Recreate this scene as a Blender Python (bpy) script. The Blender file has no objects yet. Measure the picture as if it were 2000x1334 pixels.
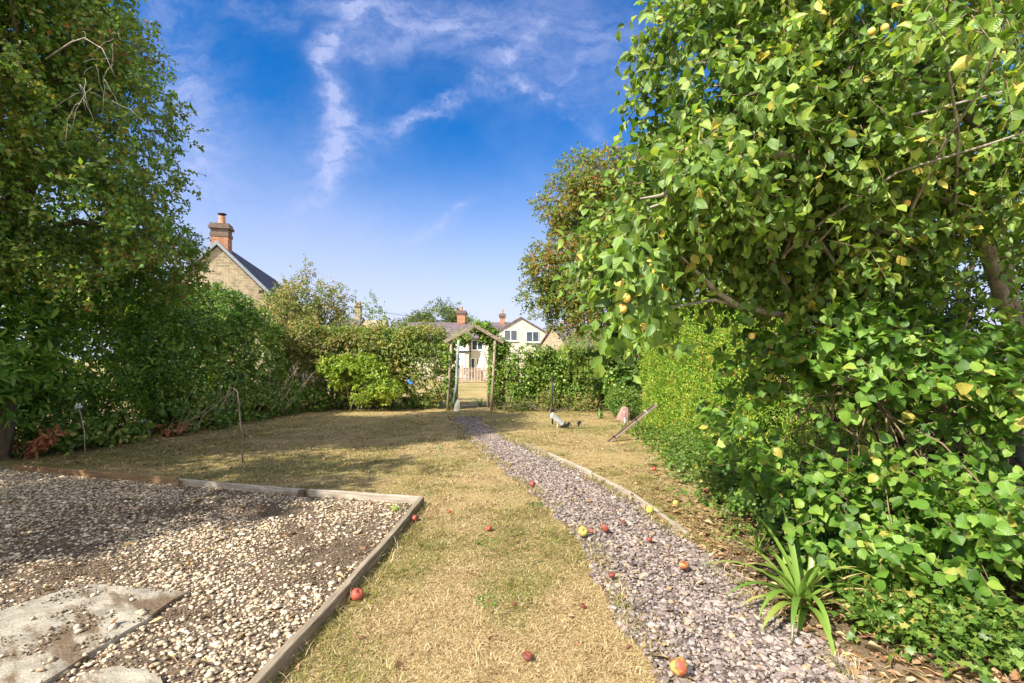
import bpy, math, random
import numpy as np
from mathutils import Vector, Matrix, Euler
random.seed(7)
sc = bpy.context.scene
C = sc.collection
R = math.radians

# ---------------------------------------------------------------- camera, sun, sky, exposure
F, H, CX, HY = 950.0, 1.45, 1000.0, 700.0          # focal in photo pixels, eye height, principal column, horizon row
cam_d = bpy.data.cameras.new('camera')
cam_d.sensor_width = 36.0
cam_d.lens = 36.0 * F / 2000.0
cam_d.shift_y = (HY - 667.0) / 2000.0
cam_d.clip_start = 0.05
cam_d.clip_end = 2000
cam = bpy.data.objects.new('camera', cam_d)
cam.location = (0, 0, H)
cam.rotation_euler = (R(90), 0, 0)
C.objects.link(cam)
sc.camera = cam
sc.view_settings.view_transform = 'Standard'
sc.view_settings.look = 'None'
sc.view_settings.gamma = 1
sc.view_settings.use_curve_mapping = False
sc.view_settings.exposure = 1.18
sc.cycles.use_denoising = True
sc.cycles.max_bounces = 7
sc.cycles.diffuse_bounces = 3
sc.cycles.glossy_bounces = 2
sc.cycles.transmission_bounces = 5
sc.cycles.sample_clamp_indirect = 6

SUN_EL = R(41)
SUN_AZ_VEC = Vector((-0.74, -0.67, 0)).normalized()
to_sun = Vector((SUN_AZ_VEC.x * math.cos(SUN_EL), SUN_AZ_VEC.y * math.cos(SUN_EL), math.sin(SUN_EL)))
sl = bpy.data.lights.new('sun', 'SUN')
sl.energy = 5.0
sl.angle = R(0.55)
sl.color = (1.0, 0.91, 0.76)
so = bpy.data.objects.new('sun', sl)
so.rotation_euler = to_sun.to_track_quat('Z', 'Y').to_euler()
so.location = (-20, -12, 20)
C.objects.link(so)


class NT:
    """small helper to wire shader nodes"""
    def __init__(s, tree):
        s.t = tree
        s.n = tree.nodes
        s.l = tree.links

    def put(s, sock, v):
        if v is None:
            return
        if isinstance(v, bpy.types.NodeSocket):
            s.l.new(v, sock)
        elif isinstance(v, (tuple, list)) and len(v) == 3 and sock.type == 'RGBA':
            sock.default_value = (*v, 1)
        else:
            sock.default_value = v

    def node(s, typ, ins=None, **kw):
        n = s.n.new(typ)
        for k, v in kw.items():
            setattr(n, k, v)
        for k, v in (ins or {}).items():
            s.put(n.inputs[k], v)
        return n

    def m(s, op, a, b=None, c=None, clamp=False):
        n = s.n.new('ShaderNodeMath')
        n.operation = op
        n.use_clamp = clamp
        for i, v in enumerate((a, b, c)):
            s.put(n.inputs[i], v)
        return n.outputs[0]

    def vm(s, op, a, b=None, out=0):
        n = s.n.new('ShaderNodeVectorMath')
        n.operation = op
        s.put(n.inputs[0], a)
        if b is not None:
            s.put(n.inputs['Scale'] if op == 'SCALE' else n.inputs[1], b)
        return n.outputs['Value'] if op in ('DOT_PRODUCT', 'LENGTH', 'DISTANCE') else n.outputs[0]

    def mix(s, f, a, b, mode='MIX'):
        n = s.n.new('ShaderNodeMix')
        n.data_type = 'RGBA'
        n.blend_type = mode
        s.put(n.inputs[0], f)
        s.put(n.inputs[6], a)
        s.put(n.inputs[7], b)
        return n.outputs[2]

    def noise(s, vec, scale, detail=3, rough=.55, out=0):
        n = s.node('ShaderNodeTexNoise', {'Vector': vec, 'Scale': scale, 'Detail': detail, 'Roughness': rough})
        return n.outputs[out]

    def ramp(s, f, stops, interp='LINEAR'):
        n = s.n.new('ShaderNodeValToRGB')
        n.color_ramp.interpolation = interp
        e = n.color_ramp.elements
        while len(e) < len(stops):
            e.new(0.5)
        for k, (p, c) in enumerate(stops):
            e[k].position = p
            e[k].color = (*c, 1) if len(c) == 3 else c
        s.put(n.inputs[0], f)
        return n.outputs[0]

    def maprange(s, v, a, b, c=0., d=1., smooth=True):
        n = s.n.new('ShaderNodeMapRange')
        n.interpolation_type = 'SMOOTHSTEP' if smooth else 'LINEAR'
        for i, x in enumerate((v, a, b, c, d)):
            s.put(n.inputs[i], x)
        return n.outputs[0]


# sky: Nishita, deepened, with cirrus laid on the sky directions
w = bpy.data.worlds.new('World')
sc.world = w
w.use_nodes = True
w.node_tree.nodes.clear()
t = NT(w.node_tree)
sky = t.node('ShaderNodeTexSky', sky_type='NISHITA')
sky.sun_disc = False
sky.sun_elevation = SUN_EL
sky.sun_rotation = math.atan2(to_sun.x, to_sun.y)
sky.air_density = 1.0
sky.dust_density = 0.6
sky.ozone_density = 2.5
tc = t.node('ShaderNodeTexCoord')
sep = t.node('ShaderNodeSeparateXYZ', {0: tc.outputs['Generated']})
dx, dy, dz = sep.outputs
yy = t.m('MAXIMUM', dy, 0.08)
uv = t.node('ShaderNodeCombineXYZ', {0: t.m('DIVIDE', dx, yy), 1: t.m('DIVIDE', dz, yy), 2: 0.0}).outputs[0]
wn = t.node('ShaderNodeTexNoise', {'Vector': uv, 'Scale': 4.0, 'Detail': 5, 'Roughness': .6}).outputs['Color']
warp = t.vm('SCALE', t.vm('SUBTRACT', wn, (.5, .5, .5)), 0.16)
wn2 = t.node('ShaderNodeTexNoise', {'Vector': uv, 'Scale': 22.0, 'Detail': 4, 'Roughness': .65}).outputs['Color']
warp = t.vm('ADD', warp, t.vm('SCALE', t.vm('SUBTRACT', wn2, (.5, .5, .5)), 0.045))
pw = t.vm('ADD', uv, warp)
WISPS = [  # direction-plane segments (given as photo columns / rows of those directions), half width, strength
    (700, 25, 655, 80, 18, .5), (655, 80, 628, 110, 16, .6), (628, 110, 648, 175, 16, .75), (648, 175, 665, 235, 22, .8),
    (672, 235, 655, 300, 24, .75), (655, 300, 640, 345, 22, .65), (640, 345, 620, 395, 13, .55), (620, 395, 600, 420, 20, .2),
    (660, 85, 730, 92, 16, .4), (730, 92, 800, 88, 14, .25),
    (600, -20, 780, 28, 24, .4), (700, 10, 900, 50, 30, .38), (450, -10, 560, 38, 25, .3),
    (820, 60, 1060, 120, 55, .3), (900, 10, 1150, 40, 50, .28),
    (1060, 45, 985, 130, 13, .35), (985, 130, 935, 175, 16, .6), (935, 175, 860, 212, 13, .65), (860, 212, 790, 242, 9, .6),
    (790, 242, 715, 262, 16, .3), (960, 182, 1010, 172, 9, .5), (1010, 172, 1090, 190, 14, .25),
    (1130, 95, 1060, 188, 8, .32), (1090, 205, 1170, 262, 12, .42), (1170, 80, 1240, 60, 30, .25), (1150, 190, 1260, 130, 40, .2),
    (1000, 355, 900, 410, 10, .3), (900, 410, 866, 450, 9, .5), (866, 450, 800, 490, 12, .4),
    (300, -20, 370, 190, 55, .42), (370, 190, 405, 330, 45, .4), (400, 330, 350, 470, 60, .35), (700, 480, 560, 430, 60, .2),
    (690, 290, 760, 250, 40, .15), (620, 300, 560, 200, 25, .08)]
acc = None
for (x0, y0, x1, y1, wd, st) in WISPS:
    a = ((x0 - CX) / F, (HY - y0) / F, 0)
    ba = ((x1 - x0) / F, (y0 - y1) / F, 0)
    bb = max(1e-6, ba[0] ** 2 + ba[1] ** 2)
    pa = t.vm('SUBTRACT', pw, a)
    h = t.m('DIVIDE', t.vm('DOT_PRODUCT', pa, ba), bb, clamp=True)
    n = t.n.new('ShaderNodeVectorMath')
    n.operation = 'MULTIPLY_ADD'
    t.put(n.inputs[0], t.node('ShaderNodeCombineXYZ', {0: h, 1: h, 2: h}).outputs[0])
    n.inputs[1].default_value = (-ba[0], -ba[1], 0)
    t.put(n.inputs[2], pa)
    d = t.vm('LENGTH', n.outputs[0])
    q = t.m('DIVIDE', d, wd / F * 1.2)
    g = t.m('MULTIPLY', t.m('EXPONENT', t.m('MULTIPLY', t.m('POWER', q, 1.5), -1.0)), st)
    acc = g if acc is None else t.m('ADD', acc, g)
fib = t.node('ShaderNodeTexNoise', {'Vector': t.vm('MULTIPLY', pw, (1.0, 2.2, 1.0)), 'Scale': 14.0, 'Detail': 7, 'Roughness': .68}).outputs[0]
fib = t.maprange(fib, .30, .70, .30, 1.2)
soft = t.maprange(t.noise(uv, 1.9, 5, .6), .38, .75, 0, .28)
mask = t.m('ADD', t.m('MULTIPLY', acc, fib), soft)
mask = t.m('MULTIPLY', mask, t.maprange(dy, .05, .3), clamp=True)
hs = t.node('ShaderNodeHueSaturation', {'Saturation': 1.30, 'Value': .92, 'Hue': .5, 'Color': sky.outputs[0]}).outputs[0]
hs = t.mix(1.0, hs, (0.08, .62, .90), 'MULTIPLY')
low = t.maprange(dz, 0.0, 0.44, .97, 0)                # aerosol veil near the horizon
col = t.mix(low, hs, (3.6, 3.6, 4.55))
col = t.mix(t.m('MULTIPLY', mask, .70), col, (2.7, 2.95, 4.4))
# unseen bright cloud behind the camera, added to lift the fill light
fill_noise = t.noise(t.node('ShaderNodeVectorMath', {0: tc.outputs['Generated'], 1: (2.2, 2.2, 4.0)}, operation='MULTIPLY').outputs[0], 1.6, 6, .6)
fill_mask = t.m('MULTIPLY', t.maprange(fill_noise, .40, .58), t.maprange(dy, .12, -.15))
col = t.mix(fill_mask, col, (10.5, 10.0, 9.3))
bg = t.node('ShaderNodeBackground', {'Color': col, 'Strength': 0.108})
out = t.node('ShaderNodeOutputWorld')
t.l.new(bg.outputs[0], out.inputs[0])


# ---------------------------------------------------------------- helpers
def G(px, py, z=0.0):
    Y = (H - z) * F / (py - HY)
    return Vector(((px - CX) / F * Y, Y, z))


def Q(px, py, Y):
    return Vector(((px - CX) / F * Y, Y, H - (py - HY) / F * Y))


def tag(o, label=None, cat=None, group=None, kind=None):
    if label: o['label'] = label
    if cat: o['category'] = cat
    if group: o['group'] = group
    if kind: o['kind'] = kind
    return o


def empty(name, loc=(0, 0, 0), rz=0.0, label=None, cat=None, group=None):
    o = bpy.data.objects.new(name, None)
    o.location = loc
    o.rotation_euler = (0, 0, rz)
    o.empty_display_size = .1
    C.objects.link(o)
    return tag(o, label, cat, group)


def link(name, me, mat, parent=None, world=True):
    o = bpy.data.objects.new(name, me)
    C.objects.link(o)
    for m_ in (mat if isinstance(mat, (list, tuple)) else [mat]):
        me.materials.append(m_)
    if parent is not None:
        o.parent = parent
        if world:                                           # verts are in world space
            o.matrix_parent_inverse = (Matrix.Translation(parent.location) @ parent.rotation_euler.to_matrix().to_4x4()).inverted()
    return o


def mesh_np(name, V, loops, counts, smooth=False):
    me = bpy.data.meshes.new(name)
    V = np.asarray(V, np.float32)
    loops = np.asarray(loops, np.int32).ravel()
    counts = np.asarray(counts, np.int32).ravel()
    me.vertices.add(len(V))
    me.vertices.foreach_set('co', V.ravel())
    me.loops.add(len(loops))
    me.loops.foreach_set('vertex_index', loops)
    me.polygons.add(len(counts))
    st = np.zeros(len(counts), np.int32)
    st[1:] = np.cumsum(counts)[:-1]
    me.polygons.foreach_set('loop_start', st)
    me.polygons.foreach_set('loop_total', counts)
    me.polygons.foreach_set('use_smooth', np.full(len(counts), bool(smooth)))
    me.update(calc_edges=True)
    me.validate()
    return me


class MB:
    def __init__(s):
        s.v = []
        s.f = []
        s.M = Matrix.Identity(4)

    def at(s, loc=(0, 0, 0), rot=(0, 0, 0)):
        s.M = Matrix.Translation(loc) @ Euler(rot).to_matrix().to_4x4()
        return s

    def add(s, vs, fs):
        b = len(s.v)
        s.v += [tuple(s.M @ Vector(v)) for v in vs]
        s.f += [[b + i for i in f] for f in fs]
        return s

    def box(s, x0, x1, y0, y1, z0, z1, taper=0, bev=0.0):
        if bev > 0:
            b = bev
            vs, fs = [], []
            pr = [(x0 + b, y0), (x1 - b, y0), (x1, y0 + b), (x1, y1 - b), (x1 - b, y1), (x0 + b, y1), (x0, y1 - b), (x0, y0 + b)]
            inn = [(x0 + b, y0 + b), (x1 - b, y0 + b), (x1 - b, y0 + b), (x1 - b, y1 - b), (x1 - b, y1 - b), (x0 + b, y1 - b), (x0 + b, y1 - b), (x0 + b, y0 + b)]
            vs = [(x, y, z0) for x, y in pr] + [(x, y, z1 - b) for x, y in pr] + [(x0 + b, y0 + b, z1), (x1 - b, y0 + b, z1), (x1 - b, y1 - b, z1), (x0 + b, y1 - b, z1)]
            fs = [list(range(7, -1, -1))] + [[i, (i + 1) % 8, 8 + (i + 1) % 8, 8 + i] for i in range(8)]
            fs += [[8, 9, 17, 16], [10, 11, 18, 17], [12, 13, 19, 18], [14, 15, 16, 19], [9, 10, 17], [11, 12, 18], [13, 14, 19], [15, 8, 16], [16, 17, 18, 19]]
            return s.add(vs, fs)
        vs = [(x0, y0, z0), (x1, y0, z0), (x1, y1, z0), (x0, y1, z0), (x0, y0, z1), (x1, y0, z1), (x1, y1, z1), (x0, y1, z1)]
        return s.add(vs, [[3, 2, 1, 0], [4, 5, 6, 7], [0, 1, 5, 4], [1, 2, 6, 5], [2, 3, 7, 6], [3, 0, 4, 7]])

    def prism(s, poly, axis, a, b):
        """extrude polygon poly (2D) along axis 'x','y','z' from a to b"""
        def p3(p, t):
            return {'x': (t, p[0], p[1]), 'y': (p[0], t, p[1]), 'z': (p[0], p[1], t)}[axis]
        n = len(poly)
        vs = [p3(p, a) for p in poly] + [p3(p, b) for p in poly]
        fs = [list(range(n)), list(range(2 * n - 1, n - 1, -1))] + [[i, i + n, (i + 1) % n + n, (i + 1) % n] for i in range(n)]
        return s.add(vs, fs)

    def tube(s, pts, rad, n=6, cap=True):
        pts = [Vector(p) for p in pts]
        if not hasattr(rad, '__len__'):
            rad = [rad] * len(pts)
        vs, fs = [], []
        up = Vector((.13, .27, .95))
        for i, p in enumerate(pts):
            d = (pts[min(i + 1, len(pts) - 1)] - pts[max(i - 1, 0)]).normalized()
            a = d.cross(up)
            if a.length < 1e-3:
                a = d.cross(Vector((1, 0, 0)))
            a.normalize()
            b = d.cross(a)
            for k in range(n):
                an = 2 * math.pi * k / n
                vs.append(tuple(p + (a * math.cos(an) + b * math.sin(an)) * rad[i]))
        for i in range(len(pts) - 1):
            for k in range(n):
                fs.append([i * n + k, i * n + (k + 1) % n, (i + 1) * n + (k + 1) % n, (i + 1) * n + k])
        if cap:
            fs += [list(range(n - 1, -1, -1)), [(len(pts) - 1) * n + k for k in range(n)]]
        return s.add(vs, fs)

    def lathe(s, prof, n=16, jit=0, seed=0):
        rr = random.Random(seed)
        vs, fs = [], []
        ph = [rr.uniform(0, 6.28) for _ in range(4)]
        for (r, z) in prof:
            for k in range(n):
                an = 2 * math.pi * k / n
                q = 1 + jit * (math.sin(2 * an + ph[0]) * .5 + math.sin(3 * an + ph[1] + z * 20) * .5)
                vs.append((r * q * math.cos(an), r * q * math.sin(an), z))
        for i in range(len(prof) - 1):
            for k in range(n):
                fs.append([i * n + k, i * n + (k + 1) % n, (i + 1) * n + (k + 1) % n, (i + 1) * n + k])
        fs += [list(range(n - 1, -1, -1)), [(len(prof) - 1) * n + k for k in range(n)]]
        return s.add(vs, fs)

    def build(s, name, mat, parent=None, smooth=False, world=True):
        me = bpy.data.meshes.new(name)
        me.from_pydata(s.v, [], s.f)
        if smooth:
            me.polygons.foreach_set('use_smooth', np.ones(len(me.polygons), bool))
        me.update()
        return link(name, me, mat, parent, world)


# --- numpy noise and foliage
def vnoise(p, seed=0):
    p = np.asarray(p, np.float64)
    i = np.floor(p).astype(np.int64)
    f = p - i
    f = f * f * (3 - 2 * f)
    def hsh(x, y, z):
        n = (x * 374761393 + y * 668265263 + z * 2147483647 + seed * 974634777) & 0x7fffffff
        n = ((n ^ (n >> 13)) * 1274126177) & 0x7fffffff
        return ((n ^ (n >> 16)) & 0xffff) / 65535.0
    r = 0
    for a in (0, 1):
        for b in (0, 1):
            for c in (0, 1):
                wgt = (f[:, 0] if a else 1 - f[:, 0]) * (f[:, 1] if b else 1 - f[:, 1]) * (f[:, 2] if c else 1 - f[:, 2])
                r = r + wgt * hsh(i[:, 0] + a, i[:, 1] + b, i[:, 2] + c)
    return r


def nrm(a):
    return a / np.maximum(np.linalg.norm(a, axis=-1, keepdims=True), 1e-9)


def tmpl(kind):
    if kind == 'small':
        V = [(0, 0, 0), (.45, .5, .08), (1, 0, -.06), (.45, -.5, .08)]
        Fc = [(0, 2, 1), (0, 3, 2)]
    elif kind == 'oval':
        V = [(0, 0, 0), (.16, .30, .03), (.42, .5, .07), (.74, .36, .03), (1, 0, -.16), (.74, -.36, .03), (.42, -.5, .07), (.16, -.30, .03), (.45, 0, -.03)]
        Fc = [(8, i, (i - 1) % 8) for i in range(8)]
    elif kind == 'round':
        V = [(0, 0, 0), (.10, .30, .05), (.32, .50, .10), (.62, .47, .05), (.86, .24, -.02), (1.04, 0, -.10), (.86, -.24, -.04), (.62, -.47, .08), (.32, -.50, .06), (.10, -.30, .05), (.30, 0, -.01), (.65, 0, -.03)]
        Fc = [(10, 1, 0), (10, 2, 1), (10, 11, 2), (11, 3, 2), (11, 4, 3), (11, 5, 4), (11, 6, 5), (11, 7, 6), (11, 8, 7), (11, 10, 8), (10, 9, 8), (10, 0, 9)]
    elif kind == 'curl':
        V = [(0, 0, 0), (.3, .4, .22), (.75, .3, .30), (1, 0, .12), (.75, -.35, .18), (.3, -.45, .10), (.5, 0, -.02)]
        Fc = [(6, i, (i - 1) % 6) for i in range(6)]
    elif kind == 'lobed':
        V = [(0, 0, 0), (.05, .42, .04), (.4, .30, .0), (.55, .52, .05), (.7, .2, 0), (1, 0, -.08), (.7, -.2, 0), (.55, -.52, .05), (.4, -.30, 0), (.05, -.42, .04), (.42, 0, -.03)]
        Fc = [(10, i, (i - 1) % 10) for i in range(10)]
    return np.array(V, np.float64), np.array(Fc, np.int64)


def leaf_mesh(name, p, ax, nm, L, Wd, kind, smooth=True):
    """p,ax,nm: (N,3); L, Wd: (N,)"""
    V, Fc = tmpl(kind)
    ax = nrm(ax)
    sd = nrm(np.cross(nm, ax))
    up = np.cross(ax, sd)
    N = len(p)
    rg_ = np.random.default_rng(N)
    cup, bend, skew = rg_.uniform(-.3, 2.4, N)[:, None, None], rg_.uniform(-.05, .45, N)[:, None, None], rg_.normal(0, .10, N)[:, None, None]
    if kind == 'curl':
        cup, bend = rg_.uniform(.1, .8, N)[:, None, None], rg_.uniform(-.1, .15, N)[:, None, None]
    u_, v_, w_ = V[None, :, 0:1], V[None, :, 1:2], V[None, :, 2:3]
    P = (p[:, None, :] + (L[:, None, None] * (w_ * cup - bend * u_ * u_)) * up[:, None, :] + (skew * u_ * u_ * L[:, None, None]) * sd[:, None, :]
         + u_ * L[:, None, None] * (1 - .25 * bend * u_) * ax[:, None, :] + v_ * Wd[:, None, None] * sd[:, None, :])
    idx = (Fc[None] + (np.arange(N) * len(V))[:, None, None]).reshape(-1)
    me = mesh_np(name, P.reshape(-1, 3), idx, np.full(N * len(Fc), 3), smooth)
    lay = me.uv_layers.new(name='leafuv')
    li = np.zeros(len(me.loops), np.int32)
    me.loops.foreach_get('vertex_index', li)
    lay.data.foreach_set('uv', (V[li % len(V), :2] + np.array([0, .5])).astype(np.float32).ravel())
    return me


def sample_vols(rng, vols, n, shell=.5, clump=None, lump=.2, zmin=.02, pw=2.0):
    vols = np.array([tuple(v) + (1.0,) * (7 - len(v)) for v in vols], np.float64)
    rad = vols[:, 3:6]
    wt = vols[:, 6] if vols.shape[1] > 6 else np.ones(len(vols))
    area = (rad[:, 0] * rad[:, 1] + rad[:, 1] * rad[:, 2] + rad[:, 0] * rad[:, 2]) * wt
    res_p, res_o = [], []
    got = 0
    tries = 0
    while got < n and tries < 30:
        tries += 1
        m_ = int((n - got) * 1.6) + 50
        k = rng.choice(len(vols), m_, p=area / area.sum())
        d = nrm(rng.normal(size=(m_, 3)))
        if pw > 2:
            d = d / (np.sum(np.abs(d) ** pw, axis=1, keepdims=True) ** (1 / pw))
        r = shell + (1 - shell) * rng.random(m_) ** .6
        lm = 1 + lump * 2 * (vnoise(d * 2.3 + k[:, None] * 7.1, 3) - .5)
        pos = vols[k, :3] + d * rad[k] * (r * lm)[:, None]
        o = nrm(d / rad[k])
        ok = pos[:, 2] > zmin
        if clump:
            ok &= (vnoise(pos / clump[0], 11) * .65 + vnoise(pos / (clump[0] * .45), 12) * .35) > clump[1]
        res_p.append(pos[ok])
        res_o.append(o[ok])
        got += int(ok.sum())
    return np.concatenate(res_p)[:n], np.concatenate(res_o)[:n]


def twig_leaves(rng, pos, outw, k, tl, spread=.7, droop=.1, ldroop=.1, up=.6, jit=.6, along=.6):
    n = len(pos)
    td = nrm(outw + spread * rng.normal(size=(n, 3)) + np.array([0, 0, -droop]))
    tl = tl * rng.uniform(.6, 1.3, n)
    a0 = nrm(np.cross(td, nrm(rng.normal(size=(n, 3)))))
    b0 = np.cross(td, a0)
    P, A, Nn = [], [], []
    for j in range(k):
        tt = (j + .6) / k
        an = j * 2.4 + rng.normal(0, .3, n)
        side = a0 * np.cos(an)[:, None] + b0 * np.sin(an)[:, None]
        sag = np.array([0, 0, -1.0]) * (droop * .3 * tt * tt)
        P.append(pos + td * (tl * tt)[:, None] + sag * tl[:, None])
        A.append(nrm(td * along + side * .9 + np.array([0, 0, -ldroop]) + .25 * rng.normal(size=(n, 3))))
        Nn.append(nrm(np.array([0, 0, up]) + outw * .5 + jit * rng.normal(size=(n, 3))))
    ends = pos + td * tl[:, None] + np.array([0, 0, -1.0]) * (droop * .3 * tl)[:, None]
    return np.concatenate(P), np.concatenate(A), np.concatenate(Nn), ends


def segs_mesh(name, a, b, ra, rb):
    n = len(a)
    d = nrm(b - a)
    s = nrm(np.cross(d, np.array([.31, .22, .92])))
    u = np.cross(d, s)
    V = []
    for base, r in ((a, ra), (b, rb)):
        for k in range(3):
            an = 2 * math.pi * k / 3
            V.append(base + (s * math.cos(an) + u * math.sin(an)) * r)
    V = np.stack(V, 1).reshape(-1, 3)
    q = np.array([[0, 1, 4, 3], [1, 2, 5, 4], [2, 0, 3, 5]])
    idx = (q[None] + (np.arange(n) * 6)[:, None, None]).reshape(-1)
    return mesh_np(name, V, idx, np.full(n * 3, 4), True)


def limb_path(rng, a, b, sag=.12, n=6):
    a, b = np.array(a, float), np.array(b, float)
    L = np.linalg.norm(b - a)
    mid = (a + b) / 2 + np.array([0, 0, sag * L]) + rng.normal(0, .07 * L, 3)
    pts = []
    for i in range(n):
        s = i / (n - 1)
        p = (1 - s) ** 2 * a + 2 * s * (1 - s) * mid + s * s * b
        if 0 < i < n - 1:
            p = p + rng.normal(0, .018 * L, 3)
        pts.append(p)
    return pts


# ---------------------------------------------------------------- materials
def mat_new(name):
    m_ = bpy.data.materials.new(name)
    m_.use_nodes = True
    m_.node_tree.nodes.clear()
    t = NT(m_.node_tree)
    out = t.node('ShaderNodeOutputMaterial')
    return m_, t, out


def finish(t, out, col, rough=.8, spec=.3, bump=None, bump_s=.3, bump_d=.01, metal=0):
    p = t.node('ShaderNodeBsdfPrincipled', {'Base Color': col, 'Roughness': rough, 'Specular IOR Level': spec, 'Metallic': metal})
    if bump is not None:
        b = t.node('ShaderNodeBump', {'Strength': bump_s, 'Distance': bump_d, 'Height': bump})
        t.l.new(b.outputs[0], p.inputs['Normal'])
    t.l.new(p.outputs[0], out.inputs[0])
    return p


def leaf_mat(name, cols, rough=.42, spec=.45, trans=.32, tcol=1.35, clump=.9, veins=False):
    """cols: list of (pos, rgb), picked per leaf with a slow drift through the crown"""
    m_, t, out = mat_new(name)
    geo = t.node('ShaderNodeNewGeometry')
    tcn = t.node('ShaderNodeTexCoord')
    rnd = geo.outputs['Random Per Island']
    ns = t.maprange(t.noise(tcn.outputs['Object'], clump, 3), .3, .7, -.22, .22, False)
    f = t.m('ADD', rnd, ns, clamp=True)
    col = t.ramp(f, cols)
    bmp = None
    if veins:
        uvn = t.node('ShaderNodeUVMap', uv_map='leafuv')
        su = t.node('ShaderNodeSeparateXYZ', {0: uvn.outputs[0]})
        av = t.m('ABSOLUTE', t.m('SUBTRACT', su.outputs[1], .5))
        rib = t.maprange(av, .012, .045, 1, 0)
        sv = t.m('SINE', t.m('MULTIPLY', t.m('SUBTRACT', su.outputs[0], t.m('MULTIPLY', av, .9)), 46.0))
        side = t.maprange(sv, .78, 1.0, 0, .55)
        vein = t.m('MAXIMUM', rib, side)
        col = t.mix(t.m('MULTIPLY', vein, .38), col, t.mix(1.0, col, (1.7, 1.5, 1.6), 'MULTIPLY'))
        sp = t.noise(tcn.outputs['Object'], 42, 3, .6)
        col = t.mix(t.maprange(sp, .66, .74, 0, .8), col, (.16, .085, .03))
        bmp = t.m('MULTIPLY', t.m('SUBTRACT', sv, t.m('MULTIPLY', rib, 2.0)), .5)
    p = t.node('ShaderNodeBsdfPrincipled', {'Base Color': col, 'Roughness': rough, 'Specular IOR Level': spec})
    if bmp is not None:
        bn = t.node('ShaderNodeBump', {'Strength': .35, 'Distance': .003, 'Height': bmp})
        t.l.new(bn.outputs[0], p.inputs['Normal'])
    tr = t.node('ShaderNodeBsdfTranslucent', {'Color': t.mix(1.0, col, (tcol, tcol * 1.02, tcol * .45), 'MULTIPLY')})
    mx = t.node('ShaderNodeMixShader', {0: trans})
    t.l.new(p.outputs[0], mx.inputs[1])
    t.l.new(tr.outputs[0], mx.inputs[2])
    t.l.new(mx.outputs[0], out.inputs[0])
    return m_


def island_mat(name, cols, rough=.85, spec=.25, nscale=60, namt=.35, bump=.3, trans=0):
    m_, t, out = mat_new(name)
    geo = t.node('ShaderNodeNewGeometry')
    tcn = t.node('ShaderNodeTexCoord')
    col = t.ramp(geo.outputs['Random Per Island'], cols)
    n1 = t.noise(tcn.outputs['Object'], nscale, 4)
    col = t.mix(namt, col, t.mix(1.0, col, t.ramp(n1, [(.3, (.45, .42, .4)), (.7, (1.5, 1.5, 1.5))]), 'MULTIPLY'))
    p = finish(t, out, col, rough, spec, n1, bump, .004)
    if trans:
        tr = t.node('ShaderNodeBsdfTranslucent', {'Color': col})
        mx = t.node('ShaderNodeMixShader', {0: trans})
        t.l.new(p.outputs[0], mx.inputs[1])
        t.l.new(tr.outputs[0], mx.inputs[2])
        t.l.new(mx.outputs[0], out.inputs[0])
    return m_


def noise_mat(name, c0, c1, scale=8, rough=.85, spec=.25, stretch=(1, 1, 1), bump=.3, bd=.01, detail=5, c2=None, metal=0):
    m_, t, out = mat_new(name)
    tcn = t.node('ShaderNodeTexCoord')
    v = t.vm('MULTIPLY', tcn.outputs['Object'], stretch)
    n1 = t.noise(v, scale, detail, .62)
    stops = [(.3, c0), (.7, c1)] if c2 is None else [(.28, c0), (.5, c1), (.74, c2)]
    col = t.ramp(n1, stops)
    n2 = t.noise(v, scale * 6.3, 3)
    col = t.mix(.25, col, t.mix(1.0, col, t.ramp(n2, [(.3, (.5, .5, .5)), (.7, (1.4, 1.4, 1.4))]), 'MULTIPLY'))
    finish(t, out, col, rough, spec, t.m('ADD', n1, n2), bump, bd, metal)
    return m_


def brick_mat(name, c1, c2, mortar, bw, bh, ms=.01, rough=.9, noise_amt=.5, wob=0.0):
    m_, t, out = mat_new(name)
    tcn = t.node('ShaderNodeTexCoord')
    s = t.node('ShaderNodeSeparateXYZ', {0: tcn.outputs['Object']})
    v = t.node('ShaderNodeCombineXYZ', {0: t.m('ADD', s.outputs[0], s.outputs[1]), 1: s.outputs[2], 2: 0.0}).outputs[0]
    if wob:
        nn = t.node('ShaderNodeTexNoise', {'Vector': tcn.outputs['Object'], 'Scale': 2.5, 'Detail': 3}).outputs['Color']
        v = t.vm('ADD', v, t.vm('SCALE', t.vm('SUBTRACT', nn, (.5, .5, .5)), wob))
    b = t.node('ShaderNodeTexBrick', {'Vector': v, 'Color1': c1, 'Color2': c2, 'Mortar': mortar, 'Scale': 1.0, 'Mortar Size': ms,
                                      'Brick Width': bw, 'Row Height': bh, 'Bias': 0.0, 'Mortar Smooth': .3})
    n1 = t.noise(tcn.outputs['Object'], 5, 5, .65)
    n2 = t.noise(tcn.outputs['Object'], 38, 3, .6)
    col = t.mix(noise_amt, b.outputs[0], t.mix(1.0, b.outputs[0], t.ramp(n1, [(.3, (.5, .47, .45)), (.7, (1.45, 1.42, 1.35))]), 'MULTIPLY'))
    col = t.mix(.3, col, t.mix(1.0, col, t.ramp(n2, [(.3, (.5, .5, .5)), (.7, (1.4, 1.4, 1.4))]), 'MULTIPLY'))
    finish(t, out, col, rough, .2, t.m('SUBTRACT', n2, b.outputs[1]), .5, .01)
    return m_


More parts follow.
